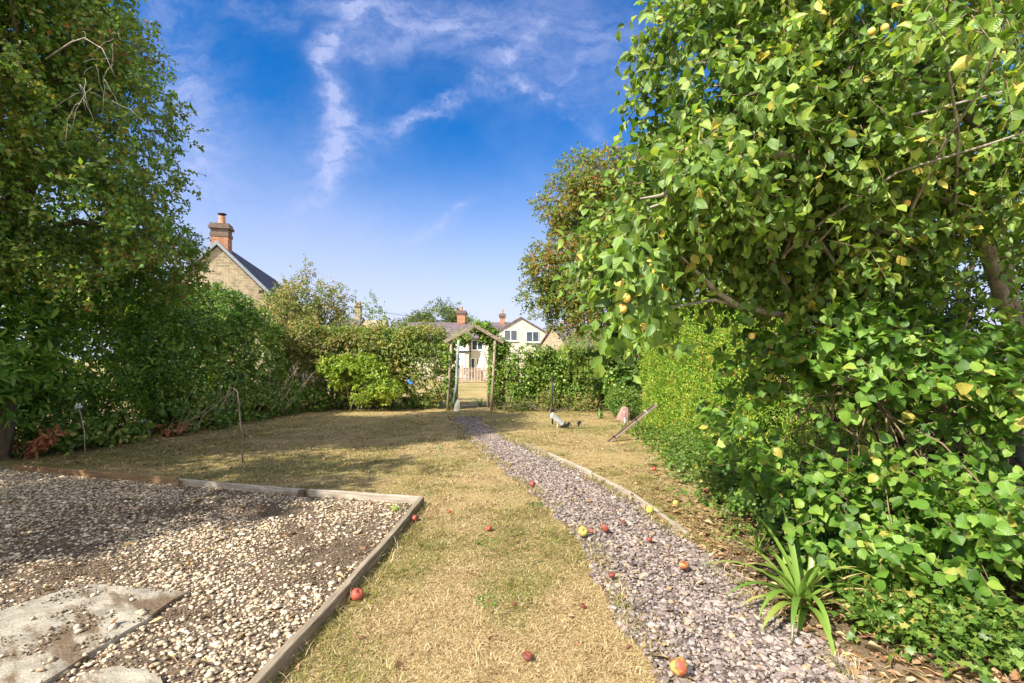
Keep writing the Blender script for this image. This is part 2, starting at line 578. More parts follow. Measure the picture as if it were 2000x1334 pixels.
M = {}
M['timber'] = noise_mat('timber', (.12, .095, .07), (.33, .27, .20), 3.0, stretch=(1.2, 14, 14), bump=.5, bd=.004)
M['timber_pale'] = noise_mat('timber_pale', (.20, .165, .13), (.47, .415, .35), 3.0, stretch=(1.2, 14, 14), bump=.5, bd=.004)
M['timber_brown'] = noise_mat('timber_brown', (.13, .08, .04), (.30, .19, .10), 3.0, stretch=(1.2, 14, 14), bump=.5, bd=.004)
M['timber_post'] = noise_mat('timber_post', (.14, .105, .08), (.36, .29, .22), 3.0, stretch=(14, 14, 1.2), bump=.5, bd=.004)
M['timber_lattice'] = noise_mat('timber_lattice', (.07, .05, .035), (.17, .12, .085), 6, bump=.4, bd=.004)
M['timber_picket'] = noise_mat('timber_picket', (.26, .19, .15), (.44, .34, .28), 6, bump=.3, bd=.004)
M['bark'] = noise_mat('bark', (.07, .055, .04), (.24, .20, .155), 9, stretch=(1, 1, .3), bump=.8, bd=.02)
M['bark_grey'] = noise_mat('bark_grey', (.14, .12, .10), (.42, .38, .33), 14, bump=.6, bd=.01)
M['twig'] = noise_mat('twig', (.10, .07, .045), (.28, .20, .13), 16, bump=.3)
M['twig_pale'] = noise_mat('twig_pale', (.26, .21, .15), (.50, .42, .32), 16, bump=.3)
M['brick'] = brick_mat('brick', (.42, .15, .07), (.30, .10, .05), (.34, .28, .22), .23, .075, .012)
M['brick_dark'] = brick_mat('brick_dark', (.16, .10, .08), (.11, .08, .07), (.2, .17, .15), .23, .075, .012)
M['stone_wall'] = brick_mat('stone_wall', (.34, .285, .20), (.24, .20, .14), (.36, .31, .23), .30, .13, .014, wob=.10, noise_amt=.6)
M['slate'] = brick_mat('slate', (.085, .075, .085), (.055, .052, .062), (.025, .025, .03), .28, .16, .008, rough=.65, noise_amt=.6)
M['slate_purple'] = brick_mat('slate_purple', (.16, .125, .135), (.11, .09, .10), (.05, .045, .05), .30, .20, .01, rough=.7, noise_amt=.6)
M['plaster'] = noise_mat('plaster', (.46, .42, .33), (.55, .51, .42), 1.4, bump=.15, bd=.01)
M['plaster_cream'] = noise_mat('plaster_cream', (.52, .46, .34), (.62, .56, .43), 1.4, bump=.15, bd=.01)
M['white_paint'] = noise_mat('white_paint', (.72, .72, .70), (.80, .80, .78), 5, rough=.5, bump=.05)
M['grey_paint'] = noise_mat('grey_paint', (.40, .42, .42), (.52, .54, .54), 5, rough=.5, bump=.05)
M['lead'] = noise_mat('lead', (.17, .20, .225), (.28, .31, .34), 8, rough=.55, bump=.1)
M['curtain'] = noise_mat('curtain', (.55, .50, .40), (.72, .66, .55), 3, stretch=(8, 8, .3), bump=.4, bd=.03)
M['terracotta'] = noise_mat('terracotta', (.36, .17, .09), (.52, .29, .18), 9, bump=.2)
M['black_metal'] = noise_mat('black_metal', (.012, .012, .013), (.035, .034, .033), 20, rough=.5, bump=.1)
M['grey_metal'] = noise_mat('grey_metal', (.36, .38, .40), (.52, .54, .56), 12, rough=.45, bump=.1)
M['blue_grey'] = noise_mat('blue_grey', (.13, .17, .17), (.34, .39, .38), 7, stretch=(1, 1, .5), rough=.7, bump=.3)
M['blade_pale'] = noise_mat('blade_pale', (.42, .40, .33), (.62, .60, .52), 9, rough=.7, bump=.3)
M['pinkish'] = noise_mat('pinkish', (.11, .062, .055), (.28, .17, .15), 16, bump=.5, c2=(.38, .26, .23))
M['canvas'] = noise_mat('canvas', (.42, .40, .34), (.56, .54, .47), 5, bump=.2)
M['blue_plastic'] = noise_mat('blue_plastic', (.03, .14, .40), (.06, .24, .55), 10, rough=.4)
m_, t, out_ = mat_new('slab')
tcn = t.node('ShaderNodeTexCoord')
vv = t.vm('MULTIPLY', t.node('ShaderNodeVectorRotate', {'Vector': tcn.outputs['Object'], 'Angle': .62}, rotation_type='Z_AXIS').outputs[0], (1.0, 3.2, 1.0))
n1 = t.noise(tcn.outputs['Object'], 9, 8, .7)
n2 = t.noise(vv, 2.0, 6, .62)
n3 = t.noise(tcn.outputs['Object'], 60, 4, .7)
stone = t.ramp(n1, [(.3, (.17, .155, .13)), (.5, (.29, .265, .22)), (.7, (.42, .385, .315))])
dirt = t.ramp(n3, [(.3, (.06, .042, .028)), (.7, (.20, .145, .095))])
colr = t.mix(t.maprange(t.m('ADD', n2, t.m('MULTIPLY', t.m('SUBTRACT', n3, .5), .25)), .46, .58), stone, dirt)
finish(t, out_, colr, .95, .15, t.m('ADD', n1, n3), .7, .012)
M['slab'] = m_


def glass_mat():
    m_, t, out = mat_new('window_glass')
    tcn = t.node('ShaderNodeTexCoord')
    n1 = t.noise(tcn.outputs['Object'], 1.2, 3)
    col = t.ramp(n1, [(.35, (.02, .03, .045)), (.65, (.07, .09, .12))])
    finish(t, out, col, .06, .9)
    return m_


M['glass'] = glass_mat()


def ground_mat():
    m_, t, out = mat_new('dry_turf')
    tcn = t.node('ShaderNodeTexCoord')
    o = tcn.outputs['Object']
    big = t.noise(o, .55, 4)
    mid = t.noise(o, 3.1, 5, .6)
    fine = t.noise(t.vm('MULTIPLY', o, (1, .6, 1)), 70, 5, .7)
    straw = t.ramp(fine, [(.28, (.14, .10, .045)), (.5, (.34, .255, .12)), (.72, (.55, .44, .23))])
    green = t.ramp(fine, [(.28, (.055, .06, .018)), (.5, (.14, .145, .045)), (.72, (.27, .25, .095))])
    gmask = t.maprange(t.m('ADD', t.m('MULTIPLY', big, .6), t.m('MULTIPLY', mid, .4)), .44, .60, .05, .75)
    col = t.mix(gmask, straw, green)
    bare = t.maprange(t.noise(o, 1.7, 5, .6), .62, .72, 0, .45)
    col = t.mix(bare, col, t.ramp(fine, [(.3, (.13, .095, .06)), (.7, (.30, .23, .15))]))
    finish(t, out, col, .95, .1, t.m('ADD', fine, mid), .6, .02)
    return m_


M['turf'] = ground_mat()


def dirt_mat(name, a, b, c):
    m_, t, out = mat_new(name)
    tcn = t.node('ShaderNodeTexCoord')
    o = tcn.outputs['Object']
    f1 = t.noise(o, 5, 6, .65)
    f2 = t.noise(o, 85, 4, .7)
    col = t.ramp(t.m('ADD', t.m('MULTIPLY', f1, .45), t.m('MULTIPLY', f2, .55)), [(.33, a), (.5, b), (.66, c)])
    finish(t, out, col, .95, .1, t.m('ADD', f1, f2), .8, .015)
    return m_


M['bed_dirt'] = dirt_mat('bed_dirt', (.05, .037, .026), (.13, .097, .07), (.26, .20, .145))
M['path_dirt'] = dirt_mat('path_dirt', (.04, .03, .026), (.11, .085, .072), (.22, .175, .145))
M['soil'] = dirt_mat('soil', (.07, .05, .032), (.17, .125, .08), (.36, .27, .18))

# foliage palettes
M['leaf_plum'] = leaf_mat('leaf_plum', [(0, (0.070, 0.138, 0.026)), (.35, (0.124, 0.228, 0.038)), (.7, (0.201, 0.325, 0.057)), (.93, (0.310, 0.401, 0.074)), (.993, (0.292, 0.389, 0.077)), (1, (0.497, 0.432, 0.092))], .38, .5, .42, clump=1.6, veins=True)
M['leaf_quince'] = leaf_mat('leaf_quince', [(0, (.055, .13, .02)), (.4, (.105, .225, .03)), (.75, (.18, .32, .045)), (.96, (.25, .37, .06)), (.995, (.29, .39, .07)), (1, (.42, .38, .09))], .40, .45, .40, clump=2, veins=True)
M['leaf_haw'] = leaf_mat('leaf_haw', [(0, (0.066, 0.145, 0.028)), (.4, (0.122, 0.239, 0.039)), (.7, (0.206, 0.307, 0.048)), (.9, (0.281, 0.272, 0.048)), (.985, (.22, .21, .04)), (1, (.27, .13, .04))], .42, .4, .40, clump=.8)
M['leaf_red'] = leaf_mat('leaf_red', [(0, (.085, .16, .027)), (.4, (.16, .235, .04)), (.68, (.25, .27, .05)), (.86, (.36, .24, .055)), (.95, (.40, .19, .05)), (1, (.40, .13, .04))], .5, .3, .44, clump=.7)
M['leaf_holly'] = leaf_mat('leaf_holly', [(0, (0.058, 0.132, 0.028)), (.5, (0.116, 0.232, 0.040)), (.85, (0.200, 0.333, 0.052)), (1, (0.333, 0.423, 0.069))], .36, .45, .42)
M['leaf_laurel'] = leaf_mat('leaf_laurel', [(0, (0.070, 0.173, 0.028)), (.5, (0.134, 0.288, 0.042)), (.85, (0.204, 0.359, 0.053)), (1, (0.346, 0.403, 0.070))], .34, .5, .38, veins=True)
M['leaf_ivy'] = leaf_mat('leaf_ivy', [(0, (0.056, 0.127, 0.027)), (.45, (0.113, 0.220, 0.039)), (.8, (0.207, 0.338, 0.051)), (1, (0.395, 0.423, 0.082))], .36, .45, .34)
M['leaf_hedge'] = leaf_mat('leaf_hedge', [(0, (0.071, 0.124, 0.025)), (.4, (0.142, 0.228, 0.038)), (.7, (0.256, 0.324, 0.062)), (.86, (0.370, 0.331, 0.090)), (1, (0.484, 0.289, 0.134))], .42, .4, .38, clump=.9)
M['leaf_bronze'] = leaf_mat('leaf_bronze', [(0, (0.088, 0.158, 0.033)), (.4, (0.176, 0.243, 0.054)), (.65, (0.276, 0.258, 0.084)), (.88, (0.377, 0.258, 0.119)), (1, (0.452, 0.329, 0.178))], .45, .35, .36, clump=1.1)
M['leaf_lime'] = leaf_mat('leaf_lime', [(0, (.13, .23, .026)), (.5, (.26, .37, .04)), (1, (.44, .48, .08))], .4, .4, .40)
M['leaf_conifer'] = leaf_mat('leaf_conifer', [(0, (0.092, 0.193, 0.024)), (.4, (0.198, 0.336, 0.036)), (.75, (0.319, 0.465, 0.051)), (.94, (0.426, 0.480, 0.074)), (1, (0.487, 0.320, 0.098))], .55, .25, .34, clump=3)
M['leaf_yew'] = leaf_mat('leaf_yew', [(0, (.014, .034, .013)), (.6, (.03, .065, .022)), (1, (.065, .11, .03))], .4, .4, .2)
M['leaf_climber'] = leaf_mat('leaf_climber', [(0, (0.074, 0.147, 0.025)), (.45, (0.147, 0.259, 0.037)), (.8, (0.246, 0.358, 0.061)), (1, (0.394, 0.382, 0.105))], .38, .45, .38, clump=1.4)
M['leaf_cover'] = leaf_mat('leaf_cover', [(0, (0.054, 0.115, 0.021)), (.5, (0.115, 0.213, 0.035)), (.88, (0.193, 0.287, 0.052)), (1, (0.350, 0.299, 0.083))], .4, .4, .36, clump=2)
M['leaf_strap'] = leaf_mat('leaf_strap', [(0, (.11, .21, .036)), (.6, (.19, .31, .055)), (.9, (.29, .36, .08)), (1, (.45, .39, .15))], .35, .5, .36)
M['leaf_far'] = leaf_mat('leaf_far', [(0, (.06, .10, .03)), (.5, (.12, .165, .04)), (1, (.20, .22, .07))], .5, .3, .36, clump=.4)
M['leaf_dead_red'] = island_mat('leaf_dead_red', [(0, (.20, .06, .035)), (.6, (.34, .12, .06)), (1, (.42, .22, .11))], .6, .3, trans=.25)
M['litter'] = island_mat('litter', [(0, (.10, .055, .03)), (.3, (.25, .13, .07)), (.6, (.40, .23, .13)), (.85, (.50, .33, .21)), (.95, (.58, .46, .31)), (1, (.52, .46, .12))], .7, .25, trans=.2)
M['grass_dry'] = island_mat('grass_dry', [(0, (.16, .105, .045)), (.25, (.34, .24, .11)), (.6, (.52, .385, .195)), (.85, (.63, .50, .285)), (1, (.72, .61, .38))], .7, .25, namt=.1, bump=0, trans=.25)
M['grass_green'] = island_mat('grass_green', [(0, (.09, .11, .022)), (.5, (.20, .215, .045)), (1, (.36, .32, .09))], .6, .3, namt=.1, bump=0, trans=.3)
M['pebble'] = island_mat('pebble', [(0, (.19, .148, .108)), (.22, (.33, .262, .185)), (.5, (.46, .375, .265)), (.8, (.56, .47, .345)), (.93, (.63, .56, .45)), (.97, (.40, .25, .14)), (1, (.27, .23, .225))], .85, .2, 55, .45, .25)
M['slate_chip'] = island_mat('slate_chip', [(0, (.10, .08, .075)), (.25, (.18, .142, .134)), (.55, (.255, .208, .197)), (.78, (.315, .265, .248)), (.9, (.38, .33, .30)), (.95, (.35, .235, .125)), (1, (.25, .25, .255))], .85, .2, 45, .45, .4)
M['crumb'] = island_mat('crumb', [(0, (.05, .036, .025)), (.5, (.13, .095, .066)), (.85, (.25, .19, .13)), (1, (.40, .33, .25))], .95, .1, 60, .3, .3)
M['berry'] = island_mat('berry', [(0, (.14, .012, .012)), (1, (.27, .03, .022))], .35, .5, bump=0)


# ---------------------------------------------------------------- setting
def sstep(a, b, x):
    u = np.clip((x - a) / (b - a), 0, 1)
    return u * u * (3 - 2 * u)


def gz(x, y):
    return -0.5 * sstep(29, 44, y) + 0.0 * x


def make_ground():
    xs = np.concatenate([np.linspace(-700, -40, 12), np.linspace(-36, 36, 73), np.linspace(40, 700, 12)])
    ys = np.concatenate([np.linspace(-60, -4, 8), np.linspace(-3, 60, 127), np.linspace(65, 1200, 24)])
    X, Y = np.meshgrid(xs, ys)
    Z = gz(X, Y)
    V = np.stack([X, Y, Z], -1).reshape(-1, 3)
    nx, ny = len(xs), len(ys)
    i = (np.arange(ny - 1)[:, None] * nx + np.arange(nx - 1)[None]).ravel()
    fs = np.stack([i, i + 1, i + nx + 1, i + nx], 1)
    return mesh_np('lawn_ground', V, fs.ravel(), np.full(len(fs), 4), True)


tag(link('lawn_ground', make_ground(), M['turf']), 'dry straw coloured lawn covering the whole garden', 'lawn', kind='structure')

# gravel path outline (photo-derived ground points, left edge then right edge)
PL = [G(*p) for p in ((872, 814), (890, 835), (915, 860), (960, 900), (1010, 942), (1062, 985), (1110, 1032), (1145, 1085), (1180, 1160), (1210, 1215), (1262, 1285), (1310, 1345), (1340, 1400))]
PR = [G(*p) for p in ((935, 814), (960, 835), (990, 856), (1052, 882), (1130, 920), (1205, 958), (1270, 1000), (1335, 1045), (1400, 1090), (1450, 1135), (1545, 1215), (1660, 1290), (1760, 1400))]


def strip_mesh(name, A, B, z, nsub=6):
    V, fs = [], []
    for a, b in zip(A, B):
        for k in range(nsub + 1):
            p = a.lerp(b, k / nsub)
            V.append((p.x, p.y, z))
    for i in range(len(A) - 1):
        for k in range(nsub):
            j = i * (nsub + 1) + k
            fs.append((j, j + 1, j + nsub + 2, j + nsub + 1))
    return mesh_np(name, V, np.array(fs).ravel(), np.full(len(fs), 4), True)


tag(link('gravel_path', strip_mesh('gravel_path', PL, PR, .006), M['path_dirt']), 'purple grey gravel path leading to the garden arch', 'path', kind='structure')

BZ = .085   # board height
BACK = [G(30, 908, BZ), G(212, 920, BZ), G(346, 933, BZ), G(595, 954, BZ), G(820, 969, BZ)]
RIGHT = [G(824, 970, BZ), G(765, 1037, BZ), G(680, 1135, BZ), G(595, 1219, BZ), G(490, 1334, BZ), G(405, 1425, BZ)]
bed_poly = [Vector((p.x, p.y, 0)) for p in BACK + RIGHT] + [Vector((-3.6, 1.55, 0)), Vector((-8.5, 2.2, 0)), Vector((-8.8, 7.4, 0))]


def in_poly(x, y, poly):
    r = np.zeros(len(x), bool)
    n = len(poly)
    for i in range(n):
        a, b = poly[i], poly[(i + 1) % n]
        cond = ((a.y > y) != (b.y > y)) & (x < (b.x - a.x) * (y - a.y) / ((b.y - a.y) + 1e-12) + a.x)
        r ^= cond
    return r


path_poly = [Vector((p.x, p.y, 0)) for p in PL + PR[::-1]]
me = bpy.data.meshes.new('gravel_bed')
me.from_pydata([(p.x, p.y, .007) for p in bed_poly], [], [list(range(len(bed_poly)))])
tag(link('gravel_bed', me, M['bed_dirt']), 'bare soil base of the pebble bed inside timber boards', 'bed', kind='structure')


# --- stones
def ico(sub):
    import bmesh
    bm = bmesh.new()
    bmesh.ops.create_icosphere(bm, subdivisions=sub, radius=1)
    V = np.array([v.co[:] for v in bm.verts])
    Fc = np.array([[v.index for v in f.verts] for f in bm.faces])
    bm.free()
    return V, Fc


def stones(name, rng, P, S, sub, flat, mat, smooth, rough_amt):
    V0, Fc = ico(sub)
    var = []
    for k in range(16):
        d = 1 + rough_amt * (vnoise(V0 * 1.4 + 10 * k, 5) - .5) * 2
        v = V0 * d[:, None]
        var.append(v)
    var = np.array(var)
    N = len(P)
    vi = rng.integers(0, 16, N)
    sc3 = np.stack([S, S * rng.uniform(.6, .95, N), S * rng.uniform(*flat, N)], 1)
    v = var[vi] * sc3[:, None, :]
    tilt = rng.normal(0, .28, N)
    yaw = rng.uniform(0, 6.283, N)
    c, s = np.cos(tilt)[:, None], np.sin(tilt)[:, None]
    y2 = v[..., 1] * c - v[..., 2] * s
    z2 = v[..., 1] * s + v[..., 2] * c
    c, s = np.cos(yaw)[:, None], np.sin(yaw)[:, None]
    x3 = v[..., 0] * c - y2 * s
    y3 = v[..., 0] * s + y2 * c
    V = np.stack([x3, y3, z2], -1) + P[:, None, :]
    idx = (Fc[None] + (np.arange(N) * len(V0))[:, None, None]).reshape(-1)
    me = mesh_np(name, V.reshape(-1, 3), idx, np.full(N * len(Fc), 3), smooth)
    return link(name, me, mat)


def jgrid(rng, x0, x1, y0, y1, cell):
    nx, ny = int((x1 - x0) / cell), int((y1 - y0) / cell)
    X, Y = np.meshgrid(np.arange(nx), np.arange(ny))
    X = x0 + (X.ravel() + rng.uniform(0, 1, nx * ny)) * cell
    Y = y0 + (Y.ravel() + rng.uniform(0, 1, nx * ny)) * cell
    return X, Y


def in_view(x, y, mx=60, my=1400):
    px = CX + F * x / y
    py = HY + F * H / y
    return (px > -mx) & (px < 2000 + mx) & (py < my)


rng = np.random.default_rng(3)
SLAB1 = [G(*p) for p in ((-140, 1262), (60, 1180), (160, 1148), (372, 1163), (248, 1245), (100, 1336), (-60, 1440), (-300, 1500))]
SLAB2 = [G(*p) for p in ((140, 1350), (165, 1328), (215, 1316), (285, 1318), (312, 1336), (330, 1380), (150, 1390))]


sc_ = sum(SLAB1, Vector()) / len(SLAB1)
SLAB1s = [sc_ + (p_ - sc_) * .93 for p_ in SLAB1]


def bed_bare(x, y):
    """0..1: how far soil covers the pebbles there"""
    b = np.zeros(len(x))
    for (px, py, rx, ry, s) in ((655, 1085, .42, .40, .95), (330, 1000, 1.2, .32, .8), (590, 1130, .35, .2, .7), (150, 1030, .9, .5, .6), (800, 985, .12, .5, .7),
                                (720, 1030, .35, .3, .75), (200, 1110, .8, .25, .6), (480, 960, .7, .18, .6), (330, 1200, .35, .12, .75)):
        c = G(px, py)
        b = np.maximum(b, s * np.exp(-((x - c.x) / rx) ** 2 - ((y - c.y) / ry) ** 2))
    nz = vnoise(np.stack([x * 2.2, y * 2.2, 0 * x], 1), 21) * .6 + vnoise(np.stack([x * 6, y * 6, 0 * x], 1), 22) * .4
    return np.clip(b * (.55 + .9 * nz) + .55 * sstep(.60, .8, nz), 0, 1)


for layer, (cell, zz) in enumerate(((.022, .002), (.034, .011))):
    X, Y = jgrid(rng, -8, -.6, 1.7, 7.2, cell)
    k = in_poly(X, Y, bed_poly) & in_view(X, Y) & ~in_poly(X, Y, SLAB1s) & ~in_poly(X, Y, SLAB2)
    X, Y = X[k], Y[k]
    bare = bed_bare(X, Y)
    k = rng.random(len(X)) > bare * (1.05 if layer == 0 else 1.25)
    X, Y = X[k], Y[k]
    S = np.clip(rng.lognormal(math.log(.0108), .40, len(X)), .005, .032)
    P = np.stack([X, Y, zz + rng.uniform(-.004, .010, len(X))], 1)
    near = Y < 3.9
    if layer == 0:
        allP, allS = P, S
    else:
        allP, allS = np.concatenate([allP, P]), np.concatenate([allS, S])
near = allP[:, 1] < 3.6
o = stones('pebbles', rng, allP[near], allS[near], 1, (.28, .52), M['pebble'], True, .38)
tag(o, 'cream and tan rounded pebbles filling the nearer half of the boarded bed', 'pebbles', kind='stuff')
o = stones('pebbles', rng, allP[~near], allS[~near], 1, (.28, .52), M['pebble'], True, .38)
tag(o, 'cream and tan rounded pebbles filling the farther half of the boarded bed', 'pebbles', kind='stuff')

chips = []
for cell, zz in ((.0200, .004), (.0285, .012)):
    X, Y = jgrid(rng, -2.2, 3.0, 1.85, 12.2, cell)
    wob = .05 * (vnoise(np.stack([X * 5, Y * 5, 0 * X], 1), 31) - .5) * 2
    k = in_poly(X + wob, Y, path_poly) & in_view(X, Y)
    X, Y = X[k], Y[k]
    chips.append(np.stack([X, Y, zz + rng.uniform(-.005, .010, len(X))], 1))
chips = np.concatenate(chips)
# the far end of the path thins out into turf
k = rng.random(len(chips)) > .75 * sstep(9.5, 12, chips[:, 1])
chips = chips[k]
S = np.clip(rng.lognormal(math.log(.0108), .42, len(chips)), .005, .030)
near = chips[:, 1] < 5
tag(stones('gravel_chips', rng, chips[near], S[near], 1, (.35, .65), M['slate_chip'], False, .55), 'pinkish grey angular gravel on the near part of the path', 'gravel', kind='stuff')
tag(stones('gravel_chips', rng, chips[~near], S[~near], 1, (.35, .65), M['slate_chip'], False, .55), 'pinkish grey angular gravel on the far part of the path towards the arch', 'gravel', kind='stuff')


# --- soil crumbs and grit on the bare patches and over the slab
X, Y = jgrid(rng, -5.5, -.6, 1.75, 5.6, .0125)
k = in_poly(X, Y, bed_poly) & in_view(X, Y)
X, Y = X[k], Y[k]
onslab = in_poly(X, Y, SLAB1)
nz = vnoise(np.stack([X * 2.6 + .8 * Y, Y * 5, 0 * X], 1), 71) * .6 + vnoise(np.stack([X * 9, Y * 9, 0 * X], 1), 72) * .4
pr = np.where(onslab, .55 * sstep(.54, .70, nz), .12 + .75 * bed_bare(X, Y)) * np.clip(1.6 - Y * .22, .3, 1)
k = rng.random(len(X)) < pr
X, Y, onslab = X[k], Y[k], onslab[k]
S = np.clip(rng.lognormal(math.log(.0042), .42, len(X)), .002, .011)
o = stones('soil_crumbs', rng, np.stack([X, Y, np.where(onslab, .034, .009) + rng.uniform(0, .004, len(X))], 1), S, 0 + 1, (.5, .8), M['crumb'], False, .5)
tag(o, 'dark soil crumbs and grit on the bare patches of the bed and over the slab', 'soil', kind='stuff')
k = rng.random(1400)
xs_, ys_ = rng.uniform(-4.6, -1.7, 1400), rng.uniform(1.9, 3.3, 1400)
k = in_poly(xs_, ys_, SLAB1) & in_view(xs_, ys_) & (rng.random(1400) < .22)
o = stones('pebbles', rng, np.stack([xs_[k], ys_[k], np.full(k.sum(), .040)], 1), np.clip(rng.lognormal(math.log(.012), .4, k.sum()), .005, .03), 1, (.4, .7), M['pebble'], True, .38)
tag(o, 'loose pebbles strewn over the large stone slab', 'pebbles', kind='stuff')


# --- grass
def grass(name, rng, n, mat, label, lmin, lmax, green, tilt=(.8, 1.5)):
    y = 1.95 * (15.0 / 1.95) ** rng.random(n * 3)
    half = 1.09 * y
    x = rng.uniform(-1, 1, n * 3) * half
    wob = .07 * (vnoise(np.stack([x * 5, y * 5, 0 * x], 1), 31) - .5) * 2
    ok = ~in_poly(x - .0, y, bed_poly) & ~in_poly(x + wob, y, path_poly) & (x > -6.7) & (x < 1.15 + .42 * y) & (x < np.interp(y, [p_.y for p_ in PR[::-1]], [p_.x for p_ in PR[::-1]]) + np.maximum(.03, (y - 3.5) * .42))
    q = np.stack([x, y, 0 * x], 1)
    g = .6 * vnoise(q * .8, 41) + .4 * vnoise(q * 2.6, 42)
    pr = sstep(.42, .68, g) if green else .45 + .55 * sstep(.25, .5, vnoise(q * 1.9, 43))
    if green:
        pr = np.maximum(pr, .7 * sstep(2.0, 3.5, x) * sstep(3.5, 5, y))
    ok &= rng.random(len(x)) < pr
    ok &= in_view(x, y, 30, 1390)
    x, y = x[ok][:n], y[ok][:n]
    n = len(x)
    L = rng.uniform(lmin, lmax, n)
    L = L * (.55 + 1.1 * sstep(.35, .75, vnoise(np.stack([x * 7, y * 7, 0 * x], 1), 47)))
    wd = (.0007 + .00034 * y) * rng.uniform(.7, 1.4, n)
    az = rng.uniform(0, 6.283, n)
    t0 = rng.uniform(*tilt, n)
    p = np.stack([x, y, np.full(n, .0)], 1)
    dh = np.stack([np.cos(az), np.sin(az), 0 * az], 1)
    sd = np.stack([-np.sin(az), np.cos(az), 0 * az], 1)
    up = np.array([0, 0, 1.0])
    V = []
    for s, ww, bend in ((0, 1, 0), (.5, .8, .12), (1, .12, .45)):
        a = t0 + bend
        c = p + dh * (np.sin(a) * L * s)[:, None] + up * (np.maximum(np.cos(a), .03) * L * s)[:, None] + up * .003
        V += [c + sd * (wd * ww)[:, None], c - sd * (wd * ww)[:, None]]
    V = np.stack(V, 1).reshape(-1, 3)
    q4 = np.array([[0, 1, 3, 2], [2, 3, 5, 4]])
    idx = (q4[None] + (np.arange(n) * 6)[:, None, None]).reshape(-1)
    o = link(name, mesh_np(name, V, idx, np.full(n * 2, 4), True), mat)
    return tag(o, label, 'grass', kind='stuff')


grass('dry_grass', rng, 260000, M['grass_dry'], 'bleached straw coloured short grass blades all over the lawn', .02, .058, False)
grass('green_grass', rng, 150000, M['grass_green'], 'olive green grass blades growing in patches among the dry ones', .02, .06, True, (.5, 1.35))


def edge_grass(rng, lines, mat, label, per_m, lmin, lmax, off):
    P = []
    for pts, sgn in lines:
        for a, b in zip(pts[:-1], pts[1:]):
            a, b = np.array(a[:2]), np.array(b[:2])
            d = b - a
            L_ = np.linalg.norm(d)
            if L_ < 1e-3:
                continue
            nrm_ = np.array([-d[1], d[0]]) / L_ * sgn
            k = int(per_m * L_)
            P.append(a + d * rng.random((k, 1)) + nrm_ * (off[0] + (off[1] - off[0]) * rng.random((k, 1)) ** 1.6))
    P = np.concatenate(P)
    nz = vnoise(np.stack([P[:, 0] * 4, P[:, 1] * 4, 0 * P[:, 0]], 1), 81)
    P = P[(rng.random(len(P)) < sstep(.25, .65, nz)) & in_view(P[:, 0], P[:, 1])]
    n = len(P)
    L = rng.uniform(lmin, lmax, n)
    wd = (.0008 + .00034 * P[:, 1]) * rng.uniform(.7, 1.4, n)
    az, t0 = rng.uniform(0, 6.283, n), rng.uniform(.1, 1.1, n)
    p = np.stack([P[:, 0], P[:, 1], np.zeros(n)], 1)
    dh = np.stack([np.cos(az), np.sin(az), 0 * az], 1)
    sd = np.stack([-np.sin(az), np.cos(az), 0 * az], 1)
    V, c = [], p
    for i, (ww, bend) in enumerate(((1, 0), (.9, .25), (.6, .6), (.08, 1.0))):
        if i:
            a = t0 + bend
            c = c + (dh * np.sin(a)[:, None] + np.array([0, 0, 1.0]) * np.cos(a)[:, None]) * (L / 3)[:, None]
            c[:, 2] = np.maximum(c[:, 2], .004)
        V += [c + sd * (wd * ww)[:, None], c - sd * (wd * ww)[:, None]]
    V = np.stack(V, 1).reshape(-1, 3)
    q4 = np.array([[0, 1, 3, 2], [2, 3, 5, 4], [4, 5, 7, 6]])
    idx = (q4[None] + (np.arange(n) * 8)[:, None, None]).reshape(-1)
    return tag(link('edge_grass', mesh_np('edge_grass', V, idx, np.full(n * 3, 4), True), mat), label, 'grass', kind='stuff')


edge_grass(rng, [(RIGHT, 1), (PL, 1), (PR, -1)], M['grass_green'], 'longer green grass along the bed board and the path edges', 420, .04, .10, (.02, .16))
edge_grass(rng, [(RIGHT, 1), (PL, 1), (PR, -1), (BACK, 1)], M['grass_dry'], 'longer bleached grass along the bed boards and the path edges', 420, .04, .11, (-.02, .14))

# ---------------------------------------------------------------- timber edging, slabs
def board(name, a, b, th, z0, z1, mat, label, group, cat='edging board', over=0.0):
    a, b = Vector((a.x, a.y, 0)), Vector((b.x, b.y, 0))
    d = b - a
    L = d.length
    o_ = MB()
    nseg = 6
    rr = random.Random(int(L * 1000))
    # slightly wavy weathered board built from segments
    vs, fs = [], []
    for i in range(nseg + 1):
        x = L * i / nseg
        wz, wy = rr.uniform(-.004, .004), rr.uniform(-.005, .005)
        vs += [(x, -th / 2 + wy, z0), (x, th / 2 + wy, z0), (x, th / 2 + wy, z1 - .004 + wz), (x, th / 2 - .004 + wy, z1 + wz), (x, -th / 2 + .004 + wy, z1 + wz), (x, -th / 2 + wy, z1 - .004 + wz)]
    for i in range(nseg):
        for k in range(6):
            fs.append([i * 6 + k, i * 6 + (k + 1) % 6, (i + 1) * 6 + (k + 1) % 6, (i + 1) * 6 + k])
    fs += [[5, 4, 3, 2, 1, 0], [nseg * 6 + k for k in range(6)]]
    o_.add(vs, fs)
    ob = o_.build(name, mat)
    ob.location = a
    ob.rotation_euler = (0, 0, math.atan2(d.y, d.x))
    return tag(ob, label, cat, group)


